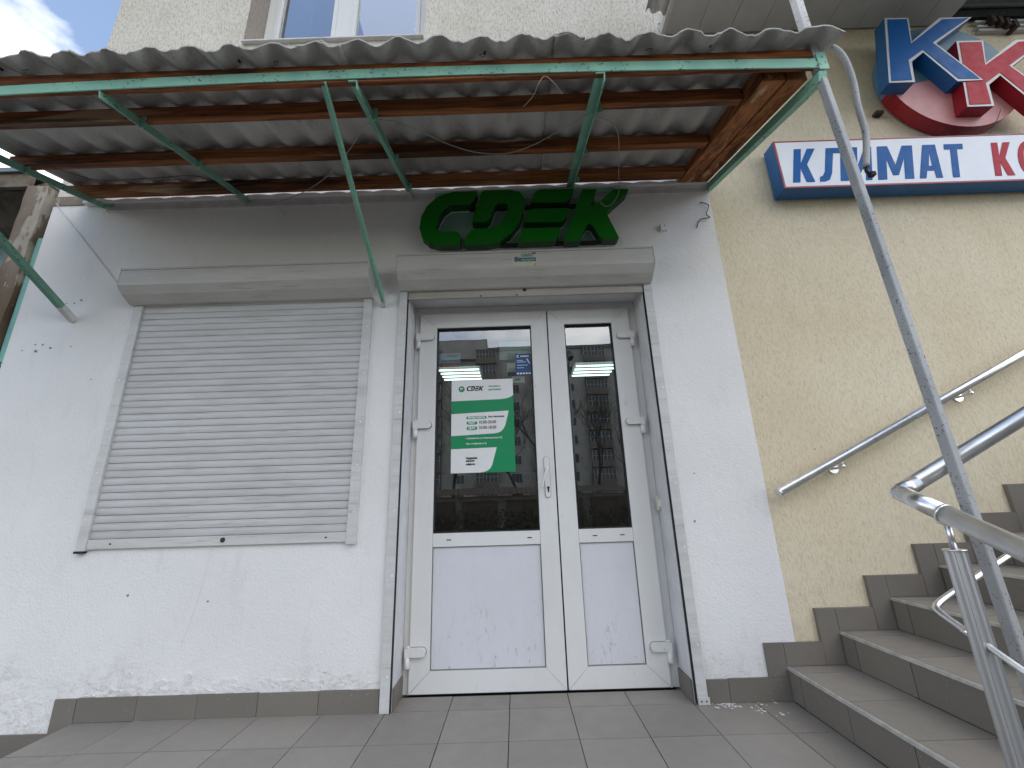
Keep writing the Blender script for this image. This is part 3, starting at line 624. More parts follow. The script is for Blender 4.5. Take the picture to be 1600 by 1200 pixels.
sb = box('end_slat', A0+.053, A1-.055, -.020, -.006, 2.232, 2.2815, shutter_mat('grimy_end_slat', (.42, .39, .34)), dsx, .002)
disc('lock', .80, -.0202, 2.272, .010, M['dark'], sb, .003, 12)
for x in (.52, .75): disc('rivet', x, -.0202, 2.24, .005, M['brown_dark'], sb, .003, 8)

# ------------------------------------------------------------------ double door
dr = thing('entrance_door', (.8, .2, 0), 'white plastic double door with glass tops and scuffed lower panels', 'door')
boxes('door_frame', [(.0605, .098, .192, .25, .0, 2.218), (1.492, 1.5495, .192, .25, .0, 2.218), (.0605, 1.5495, .192, .25, 2.218, 2.2715)], M['pvcframe'], dr, .003)
box('frame_bead', .0915, .0965, .182, .1918, .0, 2.222, M['pvcframe'], dr, .001); box('frame_bead', 1.4975, 1.5045, .182, .1918, .0, 2.222, M['pvcframe'], dr, .001); box('frame_bead', .0975, 1.497, .182, .1918, 2.2185, 2.226, M['pvcframe'], dr, .001)
YF, YB = .170, .228
def leaf(x0, x1, gx0, gx1, pz0=.115, pz1=.738, gz0=.812, gz1=2.112, z0=.008, z1=2.214):
    bm = bmesh.new(); g = .0014
    bmprism(bm, [(x0, z0), (x0, z1), (gx0-g, gz1+g), (gx0-g, pz0-g)], YF, YB)
    bmprism(bm, [(x1, z1), (x1, z0), (gx1+g, pz0-g), (gx1+g, gz1+g)], YF, YB)
    bmprism(bm, [(x0+g*2, z1), (x1-g*2, z1), (gx1, gz1+g), (gx0, gz1+g)], YF, YB)
    bmprism(bm, [(x1-g*2, z0), (x0+g*2, z0), (gx0, pz0-g), (gx1, pz0-g)], YF, YB)
    bmprism(bm, [(gx0, pz1), (gx0, gz0), (gx1, gz0), (gx1, pz1)], YF+.001, YB)
    bev(bm, .0018, 2); L = mkobj('door_leaf', bm, M['pvc'], dr)
    for (a, b_, c, d, yy) in ((gx0, gx1, gz0, gz1, .1),):
        boxes('gasket', [(a, b_, YF+.006, YF+.03, c, c+.005), (a, b_, YF+.006, YF+.03, d-.005, d), (a, a+.004, YF+.006, YF+.03, c+.005, d-.005), (b_-.004, b_, YF+.006, YF+.03, c+.005, d-.005)], M['rubber'], L)
    boxes('glazing_bead', [(gx0, gx1, YF+.006, YF+.03, pz1-.004, pz1), (gx0, gx1, YF+.006, YF+.03, pz0, pz0+.003), (gx0, gx0+.003, YF+.006, YF+.03, pz0+.003, pz1-.004), (gx1-.003, gx1, YF+.006, YF+.03, pz0+.003, pz1-.004)], simple('grimy_bead', (.22, .19, .16), .8, dirt=.3), L)
    box('glass_pane', gx0+.004, gx1-.004, .200, .212, gz0+.005, gz1-.005, M['glass'], L)
    box('lower_panel', gx0+.003, gx1-.003, YF+.012, .21, pz0+.003, pz1-.004, M['panel'], L)
    for x in (gx0+.08, gx1-.075): box('drain_slot', x, x+.026, YF-.001, YF+.0009, .772, .777, M['dark'], L)
    return L
L1 = leaf(.0995, .9445, .2125, .838); L2 = leaf(.9535, 1.4955, 1.063, 1.377)
box('weather_seal', .9447, .9533, .185, .222, .010, 2.212, M['rubber'], dr)
boxes('bottom_seal', [(.1, .944, .18, .22, .0005, .0075), (.954, 1.495, .18, .22, .0005, .0075)], M['rubber'], dr)
def hinge(side):
    s = side; bm = bmesh.new(); n = 8
    pts = [(0, -.0215), (.062, -.0215)]+[(.062+.0215*cos(a), .0215*sin(a)) for a in [(-pi/2)+pi*k/n for k in range(n+1)]]+[(0, .0215)]
    bmprism(bm, [(s*x, z) for x, z in pts], YF-.023, YF-.0003)
    bmbox(bm, min(0, -s*.030), max(0, -s*.030), YF-.021, .19, -.0215, .0215)
    bev(bm, .003, 2); bmtube(bm, [(-s*.016, YF-.012, -.078), (-s*.016, YF-.012, -.072), (-s*.016, YF-.012, -.022)], [.009, .0145, .0145], 12)
    bmtube(bm, [(-s*.016, YF-.012, .0217), (-s*.016, YF-.012, .031)], [.011, .007], 12)
    bmesh.ops.recalc_face_normals(bm, faces=bm.faces); return bm
for s_, x_, zz_ in ((1, .109, 2.045), (1, .107, 1.455), (1, .107, .208), (-1, 1.487, 2.018), (-1, 1.489, 1.44), (-1, 1.489, .2)):
    prism('hinge_outline', [(x_-s_*.001, zz_-.0242), (x_+s_*.062, zz_-.0242)]+[(x_+s_*(.062+.0242*cos(a)), zz_+.0242*sin(a)) for a in [(-pi/2)+pi*k/8 for k in range(9)]]+[(x_-s_*.001, zz_+.0242)], YF-.0006, YF-.0002, M['grime_shade'], dr)  # thin dark rim drawing grime and contact shade round each hinge
h = mkobj('hinge', hinge(1), M['pvc'], dr, loc=(.109, 0, 2.045))
for z in (1.455, .208): dupmesh('hinge', h, dr, (.107, 0, z))
h = mkobj('hinge', hinge(-1), M['pvc'], dr, loc=(1.487, 0, 2.018))
for z in (1.440, .200): dupmesh('hinge', h, dr, (1.489, 0, z))
hb = bmesh.new(); n = 8; hx, hz0, hz1, hr = .897, 1.012, 1.222, .0155
bmprism(hb, [(hx+hr*cos(pi+pi*k/n), hz0+hr*sin(pi+pi*k/n)) for k in range(n+1)]+[(hx+hr*cos(pi*k/n), hz1+hr*sin(pi*k/n)) for k in range(n+1)], YF-.010, YF-.0003); bev(hb, .002, 2)
hd = mkobj('handle', hb, M['pvc'], L1); hr2 = hr+.0022
prism('plate_outline', [(hx+hr2*cos(pi+pi*k/8), hz0+hr2*sin(pi+pi*k/8)) for k in range(9)]+[(hx+hr2*cos(pi*k/8), hz1+hr2*sin(pi*k/8)) for k in range(9)], YF-.0009, YF-.0002, M['grime_shade'], L1)  # dark rim behind the handle plate, for grime and contact shade
bm = bmesh.new(); bmtube(bm, [(hx, YF-.008, 1.165), (hx, YF-.040, 1.165)], .009, 12); bmtube(bm, smoothpath([(hx+.002, YF-.042, 1.168), (hx-.012, YF-.045, 1.135), (hx-.030, YF-.043, 1.085), (hx-.040, YF-.040, 1.052)], 4), [.009]*4+[.0085]*4+[.008]*4+[.0078], 12)
bmesh.ops.recalc_face_normals(bm, faces=bm.faces); bmv = mkobj('handle_lever', bm, M['pvc'], L1)
bm = bmesh.new(); bmprism(bm, [(hx+.002+.008*cos(2*pi*k/12), 1.053+.008*sin(2*pi*k/12)) for k in range(12)], YF-.0125, YF-.0102); bmprism(bm, [(hx-.003, 1.046), (hx+.007, 1.046), (hx+.006, 1.026), (hx-.001, 1.026)], YF-.0122, YF-.0102); mkobj('keyhole', bm, M['brown_dark'], L1)
# glue remains on the right stile
bm = bmesh.new(); rr = random.Random(9)
for q in range(16):
    cx, cz = rr.gauss(1.416, .007), rr.gauss(1.56, .014); r0 = rr.uniform(.002, .006); bmprism(bm, [(cx+r0*rr.uniform(.5, 1.2)*cos(2*pi*k/6), cz+r0*rr.uniform(.5, 1.2)*sin(2*pi*k/6)) for k in range(6)], YF-.0008+q*.00002, YF-.0001)
mkobj('glue_residue', bm, M['cream'], L2)

# ------------------------------------------------------------------ poster and stickers
ps = thing('opening_hours_poster', (.507, .196, 1.155), 'white and green poster with opening hours stuck on the left door glass', 'poster')
PX, PZ, PW, PH = .308, 1.752, .399, .597
def pu(u, v): return (PX+PW*u, PZ-PH*v)
YP = .1965
box('poster_sheet', PX, PX+PW, YP, YP+.0028, PZ-PH, PZ, M['print_green'], ps)
def arc(cx, cy, rx, ry, a0, a1, n=10): return [(cx+rx*cos(radians(a0+(a1-a0)*k/n)), cy+ry*sin(radians(a0+(a1-a0)*k/n))) for k in range(n+1)]
T1 = [(.002, .002), (.998, .002), (.998, .185)]+[(.97, .20), (.93, .213), (.88, .222), (.8, .228), (.002, .237)]
T2 = [(.002, .378), (.918, .357), (.900, .41), (.87, .49), (.855, .52), (.83, .55), (.79, .578), (.74, .592), (.68, .598), (.002, .614)]
T3 = [(.002, .752), (.715, .744), (.69, .81), (.64, .925), (.61, .96), (.57, .98), (.52, .992), (.45, .998), (.002, .998)]
for T in (T1, T2, T3): prism('white_field', [pu(*p) for p in T], YP-.0006, YP-.0001, M['print_white'], ps)
YT = YP-.0007
def ptxt(s, u, v, hh, wd, mat='print_black', bold=0., shear=0.): return text('lettering', s, *pu(u, v), YT-.0004, PH*hh*1.12, M[mat], ps, PW*wd, bold*2+.0005, shear)
def pill(u0, u1, v0, v1):
    (xa, za), (xb, zb) = pu(u0, v1), pu(u1, v0); r = (zb-za)/2; zc = (za+zb)/2
    prism('pill', [(xa+r-r*sin(pi*k/8), zc+r*cos(pi*k/8)) for k in range(9)]+[(xb-r+r*sin(pi*k/8), zc-r*cos(pi*k/8)) for k in range(9)], YT-.0003, YT, M['print_green'], ps)
CDEK = {'C': [(.504, 2.988), (.345, 2.987), (.249, 2.956), (.174, 2.882), (.138, 2.799), (.129, 2.711), (.147, 2.645), (.191, 2.6), (.256, 2.58), (.395, 2.578), (.4, 2.635), (.385, 2.668), (.357, 2.68), (.273, 2.681), (.249, 2.69), (.239, 2.718), (.252, 2.784), (.284, 2.844), (.327, 2.882), (.461, 2.883), (.485, 2.91), (.509, 2.973)],
 'D': [(.567, 2.99), (.731, 2.988), (.794, 2.969), (.825, 2.914), (.819, 2.829), (.785, 2.73), (.722, 2.645), (.646, 2.588), (.562, 2.572), (.428, 2.575), (.428, 2.602), (.442, 2.65), (.47, 2.685), (.493, 2.692), (.592, 2.693), (.644, 2.715), (.687, 2.767), (.71, 2.833), (.709, 2.873), (.69, 2.883), (.642, 2.881), (.623, 2.859), (.593, 2.77), (.578, 2.749), (.559, 2.741), (.475, 2.742), (.479, 2.775), (.533, 2.96), (.546, 2.986)],
 'E1': [(.929, 2.985), (1.154, 2.978), (1.137, 2.925), (1.111, 2.886), (1.086, 2.875), (.862, 2.882), (.886, 2.946), (.905, 2.974)], 'E2': [(.87, 2.833), (1.115, 2.829), (1.102, 2.779), (1.073, 2.735), (1.044, 2.724), (.813, 2.729), (.831, 2.778), (.852, 2.822)],
 'E3': [(.816, 2.685), (1.05, 2.681), (1.038, 2.627), (1.017, 2.59), (.988, 2.581), (.768, 2.58), (.782, 2.626), (.799, 2.674)],
 'K': [(1.213, 2.974), (1.309, 2.972), (1.258, 2.84), (1.33, 2.883), (1.425, 2.968), (1.521, 2.965), (1.507, 2.933), (1.423, 2.856), (1.355, 2.786), (1.42, 2.591), (1.405, 2.581), (1.318, 2.584), (1.296, 2.601), (1.255, 2.692), (1.23, 2.702), (1.2, 2.659), (1.164, 2.574), (1.064, 2.576), (1.074, 2.61), (1.143, 2.794), (1.202, 2.951)]}
def minilogo(parent, x, z, h, y, mat):
    k = h/.41
    for q in CDEK.values(): prism('lettering', [(x+(a-.129)*k, z+(b_-2.575)*k) for a, b_ in q], y-.0005, y, mat, parent)
minilogo(ps, *pu(.245, .128), PH*.055, YT, M['print_black'])
cx_, cz_ = pu(.165, .105); prism('emblem', [(cx_+.020*cos(2*pi*k/20), cz_+.020*sin(2*pi*k/20)) for k in range(20)], YT-.0003, YT, M['print_green'], ps)
prism('emblem_mark', [(cx_-.009, cz_+.008), (cx_+.011, cz_+.008), (cx_+.007, cz_+.001), (cx_-.001, cz_+.001), (cx_-.003, cz_-.010), (cx_-.007, cz_-.002)], YT-.0007, YT-.0004, M['print_white'], ps)
ptxt('экспресс-', .60, .088, .016, .20, 'print_green'); ptxt('доставка', .60, .125, .016, .20, 'print_green')
pill(.24, .565, .408, .438); ptxt('РЕЖИМ РАБОТЫ', .265, .432, .017, .275, 'print_white', .0002); ptxt('без перерыва', .59, .425, .018, .255)
pill(.245, .415, .462, .497); ptxt('ПН-ПТ', .275, .490, .022, .11, 'print_white', .0003); ptxt('10.00-20.00', .445, .489, .029, .27)
pill(.245, .415, .518, .556); ptxt('СБ-ВС', .275, .548, .022, .11, 'print_white', .0003); ptxt('10.00-18.00', .445, .546, .029, .27)
ptxt('г. Симферополь, ул. Севастопольская, 41Б', .235, .650, .014, .57, 'print_white'); ptxt('Тел.: +7 (978) 905 15 02', .235, .708, .014, .325, 'print_white')
ptxt('Поддержка', .235, .858, .018, .175, 'print_black', .0003); ptxt('клиентов', .235, .885, .016, .14, 'print_black', .0003); ptxt('cdek.ru', .235, .920, .020, .14, 'print_black', .0003)

def sheet_thing(name, x0, x1, z0, z1, y, mat, label, cat, th=.0015):
    t = thing(name, ((x0+x1)/2, y, z0), label, cat); box('backing', x0, x1, y, y+th, z0, z1, mat, t); return t
t = sheet_thing('security_sticker', .728, .876, 2.362, 2.459, -.1520, M['cream'], 'small white and blue security sticker on the shutter box above the door', 'sticker')
text('lettering', 'ОБЪЕКТ', .782, 2.430, -.1526, .020, M['print_teal'], t, .082, .0006)
box('blue_band', .765, .874, -.1526, -.1521, 2.396, 2.422, M['print_teal'], t); text('lettering', 'под охраной', .782, 2.402, -.1530, .013, M['print_white'], t, .084)
prism('corner_flash', [(.858, 2.364), (.875, 2.364), (.868, 2.392)], -.1526, -.1521, M['print_yellow'], t)
prism('emblem', [(.752+.018*cos(a)*(1 if k % 2 else .6), 2.412+.024*sin(a)*(1 if k % 2 else .7)) for k, a in enumerate([2*pi*j/12 for j in range(12)])], -.1526, -.1521, M['kgrey'], t)
prism('dark_corner', [(.846, 2.457), (.873, 2.457), (.873, 2.445)], -.1526, -.1521, M['print_black'], t)
t = sheet_thing('guard_notice', .222, .362, 1.850, 1.947, .2140, M['print_lblue'], 'faded blue and red guard notice behind the left glass, above the poster', 'sticker')
box('red_band', .223, .361, .2130, .2139, 1.852, 1.880, M['print_red'], t); text('lettering', 'ОБЪЕКТ', .262, 1.920, .2132, .018, M['print_blue'], t, .09, .0006); text('lettering', 'ПОД ОХРАНОЙ', .262, 1.893, .2132, .013, M['print_white'], t, .09)
t = sheet_thing('blue_notice', .730, .830, 1.775, 1.922, .1982, M['print_blue'], 'small dark blue notice behind the left glass at its right edge', 'notice')
prism('emblem', [(.738+.0, 1.897), (.752, 1.897), (.752, 1.901), (.742, 1.901), (.742, 1.909), (.752, 1.909), (.752, 1.913), (.738, 1.913)], .1975, .1981, M['print_white'], t)
for z, w_ in ((1.905, .055),): box('print_line', .762, .762+w_, .1975, .1981, z-.004, z+.003, M['print_white'], t)
for z, w_ in ((1.873, .04), (1.862, .06), (1.840, .07), (1.822, .045)): box('print_line', .738, .738+w_, .1975, .1981, z, z+.004, M['print_lblue'], t)
prism('key_emblem', [(.800, 1.884), (.808, 1.888), (.826, 1.852), (.818, 1.850)], .1975, .1981, M['print_lblue'], t)
for k in range(5): box('icon', .736+.019*k, .749+.019*k, .1975, .1981, 1.780, 1.790, M['print_white'], t)
sheet_thing('pale_paper', .623, .835, 1.890, 2.020, .2180, M['paper'], 'large pale green sheet of paper behind the top right of the left glass', 'paper', .0006)
sheet_thing('small_paper', .671, .727, 1.803, 1.866, .2180, M['paper'], 'small pale sheet of paper just left of the blue notice', 'paper', .0006)
t = sheet_thing('card_sticker', .703, .785, 1.727, 1.774, .2180, M['paper'], 'pale card with a teal oval below the blue notice on the glass', 'sticker', .0006)
prism('oval', [(.738+.02*cos(2*pi*k/16), 1.752+.008*sin(2*pi*k/16)) for k in range(16)], .2170, .2179, M['print_teal'], t)

# ------------------------------------------------------------------ wall fittings
t = thing('sensor_box', (1.745, -.01, 2.70), 'small white alarm sensor box on the wall right of the green sign', 'sensor'); box('housing', 1.724, 1.768, -.026, -.0045, 2.683, 2.729, M['print_white'], t, .004, 2); disc('eye', 1.748, -.0262, 2.714, .004, M['dark'], t, .001)
t = thing('contact_switch', (1.545, .16, .945), 'small cream switch box on the right side of the door recess', 'switch'); box('housing', 1.528, 1.5495, .142, .172, .905, .985, M['cream'], t, .003, 2); box('contact', 1.535, 1.5495, .126, .1415, .925, .965, M['print_white'], t, .002)

# ------------------------------------------------------------------ green letters sign
sg = thing('green_letter_sign', (.8, -.04, 2.6), 'deep green slanted CDEK box letters over the door', 'sign')
for nm, ks in (('letter_c', ['C']), ('letter_d', ['D']), ('letter_e', ['E1', 'E2', 'E3']), ('letter_k', ['K'])):
    bm = bmesh.new()
    for k in ks: bmprism(bm, CDEK[k], -.085, -.018, 0, 1)
    bev(bm, .0022, 2); mkobj(nm, bm, [M['cdekgreen'], M['cdekside']], sg)
def grow(pts, d):
    cx = sum(p[0] for p in pts)/len(pts); cz = sum(p[1] for p in pts)/len(pts); o_ = []
    A = sum(pts[i][0]*pts[(i+1) % len(pts)][1]-pts[(i+1) % len(pts)][0]*pts[i][1] for i in range(len(pts))); s = 1 if A > 0 else -1
    n = len(pts)
    for i in range(n):
        a = Vector(pts[i-1]); b_ = Vector(pts[i]); c = Vector(pts[(i+1) % n]); e1 = (b_-a).normalized(); e2 = (c-b_).normalized()
        nn = Vector((e1.y+e2.y, -e1.x-e2.x))*s; nn = nn.normalized() if nn.length > 1e-6 else Vector((e1.y, -e1.x))*s; o_.append((b_.x+nn.x*d, b_.y+nn.y*d))
    return o_
bm = bmesh.new()
for q in CDEK.values(): bmprism(bm, grow(q, .004), -.0175, -.0135)
mkobj('clear_rim', bm, M['print_white'], sg)
prism('backing_plate', [(.30, 2.975), (1.20, 2.965), (1.30, 2.96), (1.36, 2.80), (1.30, 2.60), (.30, 2.60), (.20, 2.66), (.17, 2.75), (.20, 2.86)], -.0130, -.0085, M['teal'], sg)
boxes('mounting_rail', [(.45, 1.40, -.0445, -.0180, 2.588, 2.604), (.45, 1.40, -.0445, -.0180, 2.875, 2.893)], M['dark'], sg)
tube('feed_wire', smoothpath([(.79, -.008, 2.63), (.84, -.010, 2.74), (.87, -.010, 2.86)], 4), .003, M['cabled'], sg, 6)

# ------------------------------------------------------------------ long light box sign
ks = thing('light_box_sign', (4, -.05, 2.9), 'long white light box with blue edges and blue and red Cyrillic letters', 'sign')
KX0, KX1, KZ0, KZ1 = 2.533, 6.2, 2.905, 3.288
box('sign_case', KX0, KX1, -.109, -.004, KZ0, KZ1, M['kblue2'], ks, .002)
box('white_face', KX0+.012, KX1-.012, -.1125, -.1095, KZ0+.012, KZ1-.010, M['kwhite'], ks)
boxes('red_border', [(KX0, KX1, -.1140, -.1095, KZ0, KZ0+.0115), (KX0, KX1, -.1140, -.1095, KZ1-.0095, KZ1), (KX0, KX0+.0115, -.1140, -.1095, KZ0+.0115, KZ1-.0095), (KX1-.0115, KX1, -.1140, -.1095, KZ0+.0115, KZ1-.0095)], M['kred2'], ks)
BZ, HZ = 2.948, .270
def L(x, w, polys, mat, nm='letter'):
    bm = bmesh.new()
    for q in polys: bmprism(bm, [(x+u*w+.0626*v, BZ+v*HZ) for u, v in q], -.1150, -.1128)
    mkobj(nm, bm, mat, ks)
bl, rd = M['kblue'], M['kred']
Kp = [[(0, 0), (0, 1), (.33, 1), (.33, .56), (.60, 1), (.97, 1), (.62, .52), (1, 0), (.62, 0), (.33, .42), (.33, 0)]]
L(2.598, .146, Kp, bl)
L(2.776, .190, [[(0, 0), (0, .14), (.10, .17), (.17, .3), (.2, 1), (1, 1), (1, 0), (.72, 0), (.72, .84), (.46, .84), (.42, .24), (.34, .05), (.2, 0)]], bl)
L(2.985, .136, [[(0, 0), (0, 1), (.30, 1), (.30, .42), (.68, 1), (1, 1), (1, 0), (.70, 0), (.70, .58), (.32, 0)]], bl)
L(3.160, .237, [[(0, 0), (0, 1), (.29, 1), (.5, .42), (.71, 1), (1, 1), (1, 0), (.75, 0), (.75, .62), (.58, .12), (.42, .12), (.25, .62), (.25, 0)]], bl)
L(3.434, .152, [[(0, 0), (.22, 1), (.78, 1), (1, 0), (.72, 0), (.66, .22), (.60, .22), (.5, .80), (.40, .22), (.34, .22), (.28, 0)], [(.405, .2201), (.595, .2201), (.575, .36), (.425, .36)]], bl)
L(3.612, .126, [[(0, 1), (1, 1), (1, .84), (.68, .84), (.68, 0), (.32, 0), (.32, .84), (0, .84)]], bl)
L(3.931, .131, Kp, rd)
bm = bmesh.new(); ox, ow = 4.098, .140
outl = arc(.5, .5, .5, .52, 0, 360, 24)[:-1]; inn = arc(.5, .5, .22, .36, 0, 360, 24)[:-1]
for k in range(24):
    j = (k+1) % 24; bmprism(bm, [(ox+u*ow+.0626*v, BZ+v*HZ) for u, v in (outl[k], outl[j], inn[j], inn[k])], -.1150, -.1128)
mkobj('letter', bm, rd, ks)
tube('bolt', [(3.06, -.03, 2.904), (3.06, -.03, 2.88)], .010, M['brown_dark'], ks, 8)

# ------------------------------------------------------------------ double K sign
kk = thing('double_k_sign', (4, -.1, 3.4), 'big blue and red letters KK standing out from a red and grey-blue disc', 'sign')
def circ(cx, cz, r, a0=0, a1=360, n=40): return [(cx+r*cos(radians(a0+(a1-a0)*k/n)), cz+r*sin(radians(a0+(a1-a0)*k/n))) for k in range(n+(0 if a1-a0 >= 360 else 1))]
DX, DZ, DR = 3.945, 3.855, .474
prism('disc_body', circ(DX, DZ, DR, 180+14, 360+14, 28), -.095, -.002, [M['kpink'], M['kred2']], kk, 0, True)
prism('disc_body', circ(DX, DZ, DR, 14, 194, 28), -.095, -.002, [M['kteal'], M['kteal']], kk, 0, True)
K1 = [(3.518, 4.311), (3.694, 4.304), (3.647, 4.069), (3.917, 4.296), (4.150, 4.290), (3.813, 4.044), (4.028, 3.688), (3.851, 3.683), (3.696, 3.961), (3.591, 3.879), (3.557, 3.689), (3.378, 3.690)]
K2 = [(3.973, 4.070), (4.165, 4.066), (4.110, 3.850), (4.396, 4.062), (4.62, 4.058), (4.284, 3.814), (4.505, 3.45), (4.320, 3.455), (4.169, 3.732), (4.063, 3.651), (4.034, 3.463), (3.851, 3.464)]
for pts, mf, ms, y in ((K1, M['kblue'], M['kblue2'], -.185), (K2, M['kred'], M['kred2'], -.178)):
    o = prism('letter_k', pts, y, -.0955, [M['koutline'], ms], kk, 0, True)
    prism('letter_face', grow(pts, -.025), y-.003, y-.0002, mf, o)
box('bolt', 3.40, 3.45, -.03, .011, 3.60, 3.625, M['brown_dark'], kk); box('bolt', 3.9, 3.93, -.02, .011, 3.32, 3.34, M['mark'], kk)
tube('feed_wire', smoothpath([(4.10, -.16, 3.46), (4.12, -.05, 3.38), (4.02, -.01, 3.31), (3.86, -.008, 3.30), (3.80, -.008, 3.27)], 5), .003, M['cable'], kk, 6)

# ------------------------------------------------------------------ pole with conduit
pl = thing('canopy_post', (2.1, -1.04, RH), 'tall grey square steel post with rust spots holding the right corner of the canopy', 'post')
bar('lower_shaft', (2.114, -1.062, RH), (2.102, -1.012, 2.745), .031, .031, M['pole'], pl, b=.003)
box('upper_shaft', 2.084, 2.117, -1.028, -.995, 2.75, 4.488, M['polewhite'], pl, .003)
box('corner_plate', 2.085, 2.126, -1.040, -1.036, 2.735, 2.835, M['green'], pl)
box('base_plate', 2.075, 2.15, -1.10, -1.025, RH+.001, RH+.007, M['pole'], pl)
tagp(tube('bent_conduit', smoothpath([(2.13, -1.0, 2.86), (2.17, -.985, 2.94), (2.219, -.97, 2.962), (2.252, -.97, 2.945), (2.28, -.97, 2.88), (2.284, -.97, 2.752), (2.268, -.97, 2.603), (2.262, -.97, 2.461), (2.244, -.97, 2.372), (2.215, -.97, 2.27)], 5), .0125, M['pole'], None, 12), 'bent grey conduit pipe hanging from the canopy corner beside the post', 'pipe')
t = thing('conduit_clamp', (2.215, -.97, 2.25), 'small black cable clamp at the open lower end of the bent conduit', 'clamp'); tube('wire_end', smoothpath([(2.215, -.97, 2.27), (2.212, -.97, 2.25), (2.225, -.97, 2.235)], 4), .006, M['dark'], t, 8); box('clip', 2.22, 2.24, -.98, -.96, 2.225, 2.243, M['dark'], t, .002)

# ------------------------------------------------------------------ rails
wr = thing('wall_handrail', (3, -.05, .95), 'stainless handrail fixed on brackets to the yellow wall beside the stairs', 'handrail')
sv = .4690
hp = lambda x: (x, -.065, .985+(x-2.137)*sv)
# measured on the wall plane, moved out to its real distance from the wall
tube('rail_tube', [hp(2.125), hp(5.6)], .0235, M['steel'], wr, 24); tube('rail_cap', [(hp(2.121)[0], -.065, hp(2.121)[2]), hp(2.127)], .0248, M['steel'], wr, 24)
for x in (2.50, 3.33, 4.16, 5.0):
    h_ = hp(x); bm = bmesh.new(); bmtube(bm, smoothpath([(x, -.065, h_[2]-.018), (x, -.062, h_[2]-.045), (x, -.04, h_[2]-.052), (x, .012, h_[2]-.052)], 3), .0065, 10); bmtube(bm, [(x, .004, h_[2]-.052), (x, .0118, h_[2]-.052)], .028, 18); bmtube(bm, [(x+.002, -.078, h_[2]-.046), (x+.002, -.070, h_[2]-.046), (x+.002, -.060, h_[2]-.046)], [.004, .013, .013], 14)
    bmesh.ops.recalc_face_normals(bm, faces=bm.faces); mkobj('bracket', bm, M['steel'], wr)
br = thing('stair_balustrade', (1.97, -1.1, 0), 'stainless balustrade turning the corner at the foot of the stairs with a grooved post', 'balustrade')
EX, EY, EZ = 1.970, -.978, .957
sA, sB = .485, .487
HR = .0262
rA = [(EX, EY, EZ), (EX+3.4, EY, EZ+sA*3.4)]; rB = [(EX, EY, EZ), (EX, EY-.128, EZ-sB*.128)]
tube('handrail_tube', [(EX+.06, EY, EZ+sA*.06), rA[1]], HR*.97, M['steel'], br, 32)
tube('handrail_tube', [(EX, EY-.134, EZ-sB*.134), (EX, EY-1.35, EZ-sB*1.35)], HR*1.05, M['steel'], br, 32)
tube('joint_ring', [(EX, EY-.127, EZ-sB*.127), (EX, EY-.1345, EZ-sB*.1345)], HR*1.10, M['steel'], br, 32)
bm = bmesh.new(); bmtube(bm, [(EX+.062, EY, EZ+sA*.062), (EX, EY, EZ)], HR, 32); bmtube(bm, rB, HR, 32)
bmesh.ops.create_uvsphere(bm, u_segments=32, v_segments=16, radius=HR, matrix=Matrix.Translation((EX, EY, EZ)))
for f in bm.faces: f.smooth = True
bmesh.ops.recalc_face_normals(bm, faces=bm.faces); mkobj('elbow', bm, M['steel'], br)
# grooved aluminium post
px, py, hw = EX, EY-.128, .0180
prf = []
def side(ax, ay, bx_, by_, n_=7):
    for i in range(n_):
        t_ = i/n_; d = [0, 0, .0035, .0035, 0, .0, .0025][i]
        nx_, ny_ = (by_-ay), -(bx_-ax); ln = sqrt(nx_*nx_+ny_*ny_)
        prf.append((ax+(bx_-ax)*t_-nx_/ln*d, ay+(by_-ay)*t_-ny_/ln*d))
side(px-hw, py-hw, px+hw, py-hw); side(px+hw, py-hw, px+hw, py+hw); side(px+hw, py+hw, px-hw, py+hw); side(px-hw, py+hw, px-hw, py-hw)
bm = bmesh.new(); a = [bm.verts.new((x, y, .002)) for x, y in prf]; c = [bm.verts.new((x, y, .790)) for x, y in prf]
bm.faces.new(a); bm.faces.new(c[::-1]); [bm.faces.new((a[i], c[i], c[(i+1) % len(a)], a[(i+1) % len(a)])) for i in range(len(a))]
bmesh.ops.recalc_face_normals(bm, faces=bm.faces); po = mkobj('post', bm, M['alu'], br)
tube('post_cap', [(px, py, .7905), (px, py, .7945)], .027, M['steel'], po, 20)
tube('post_pin', [(px, py, .7945), (px, py, .872)], .0085, M['steel'], po, 12); tube('saddle', [(px, py-.012, .868), (px, py+.018, .876)], .013, M['steel'], po, 12)
for zz in (.618,):
    th = .0092; e = zz
    pa = [(EX+1.6, EY-.002, e+sA*1.6), (EX+.075, EY-.002, e+sA*.075)]; pb = smoothpath([(EX+.075, EY-.002, e+sA*.075), (EX+.02, EY-.004, e+.008), (EX, EY-.022, e-.008), (EX, EY-.085, e-sB*.085)], 5); pc = [(EX, EY-.085, e-sB*.085), (EX, EY-1.3, e-sB*1.3)]
    bm = bmesh.new(); bmtube(bm, pa+pb[1:]+[pc[1]], th, 14); bmesh.ops.recalc_face_normals(bm, faces=bm.faces); mkobj('mid_rail', bm, M['steel'], br)
    tube('rail_sleeve', [(EX, EY-.082, e-sB*.082), (EX, EY-.104, e-sB*.104)], .0108, M['steel'], br, 14)

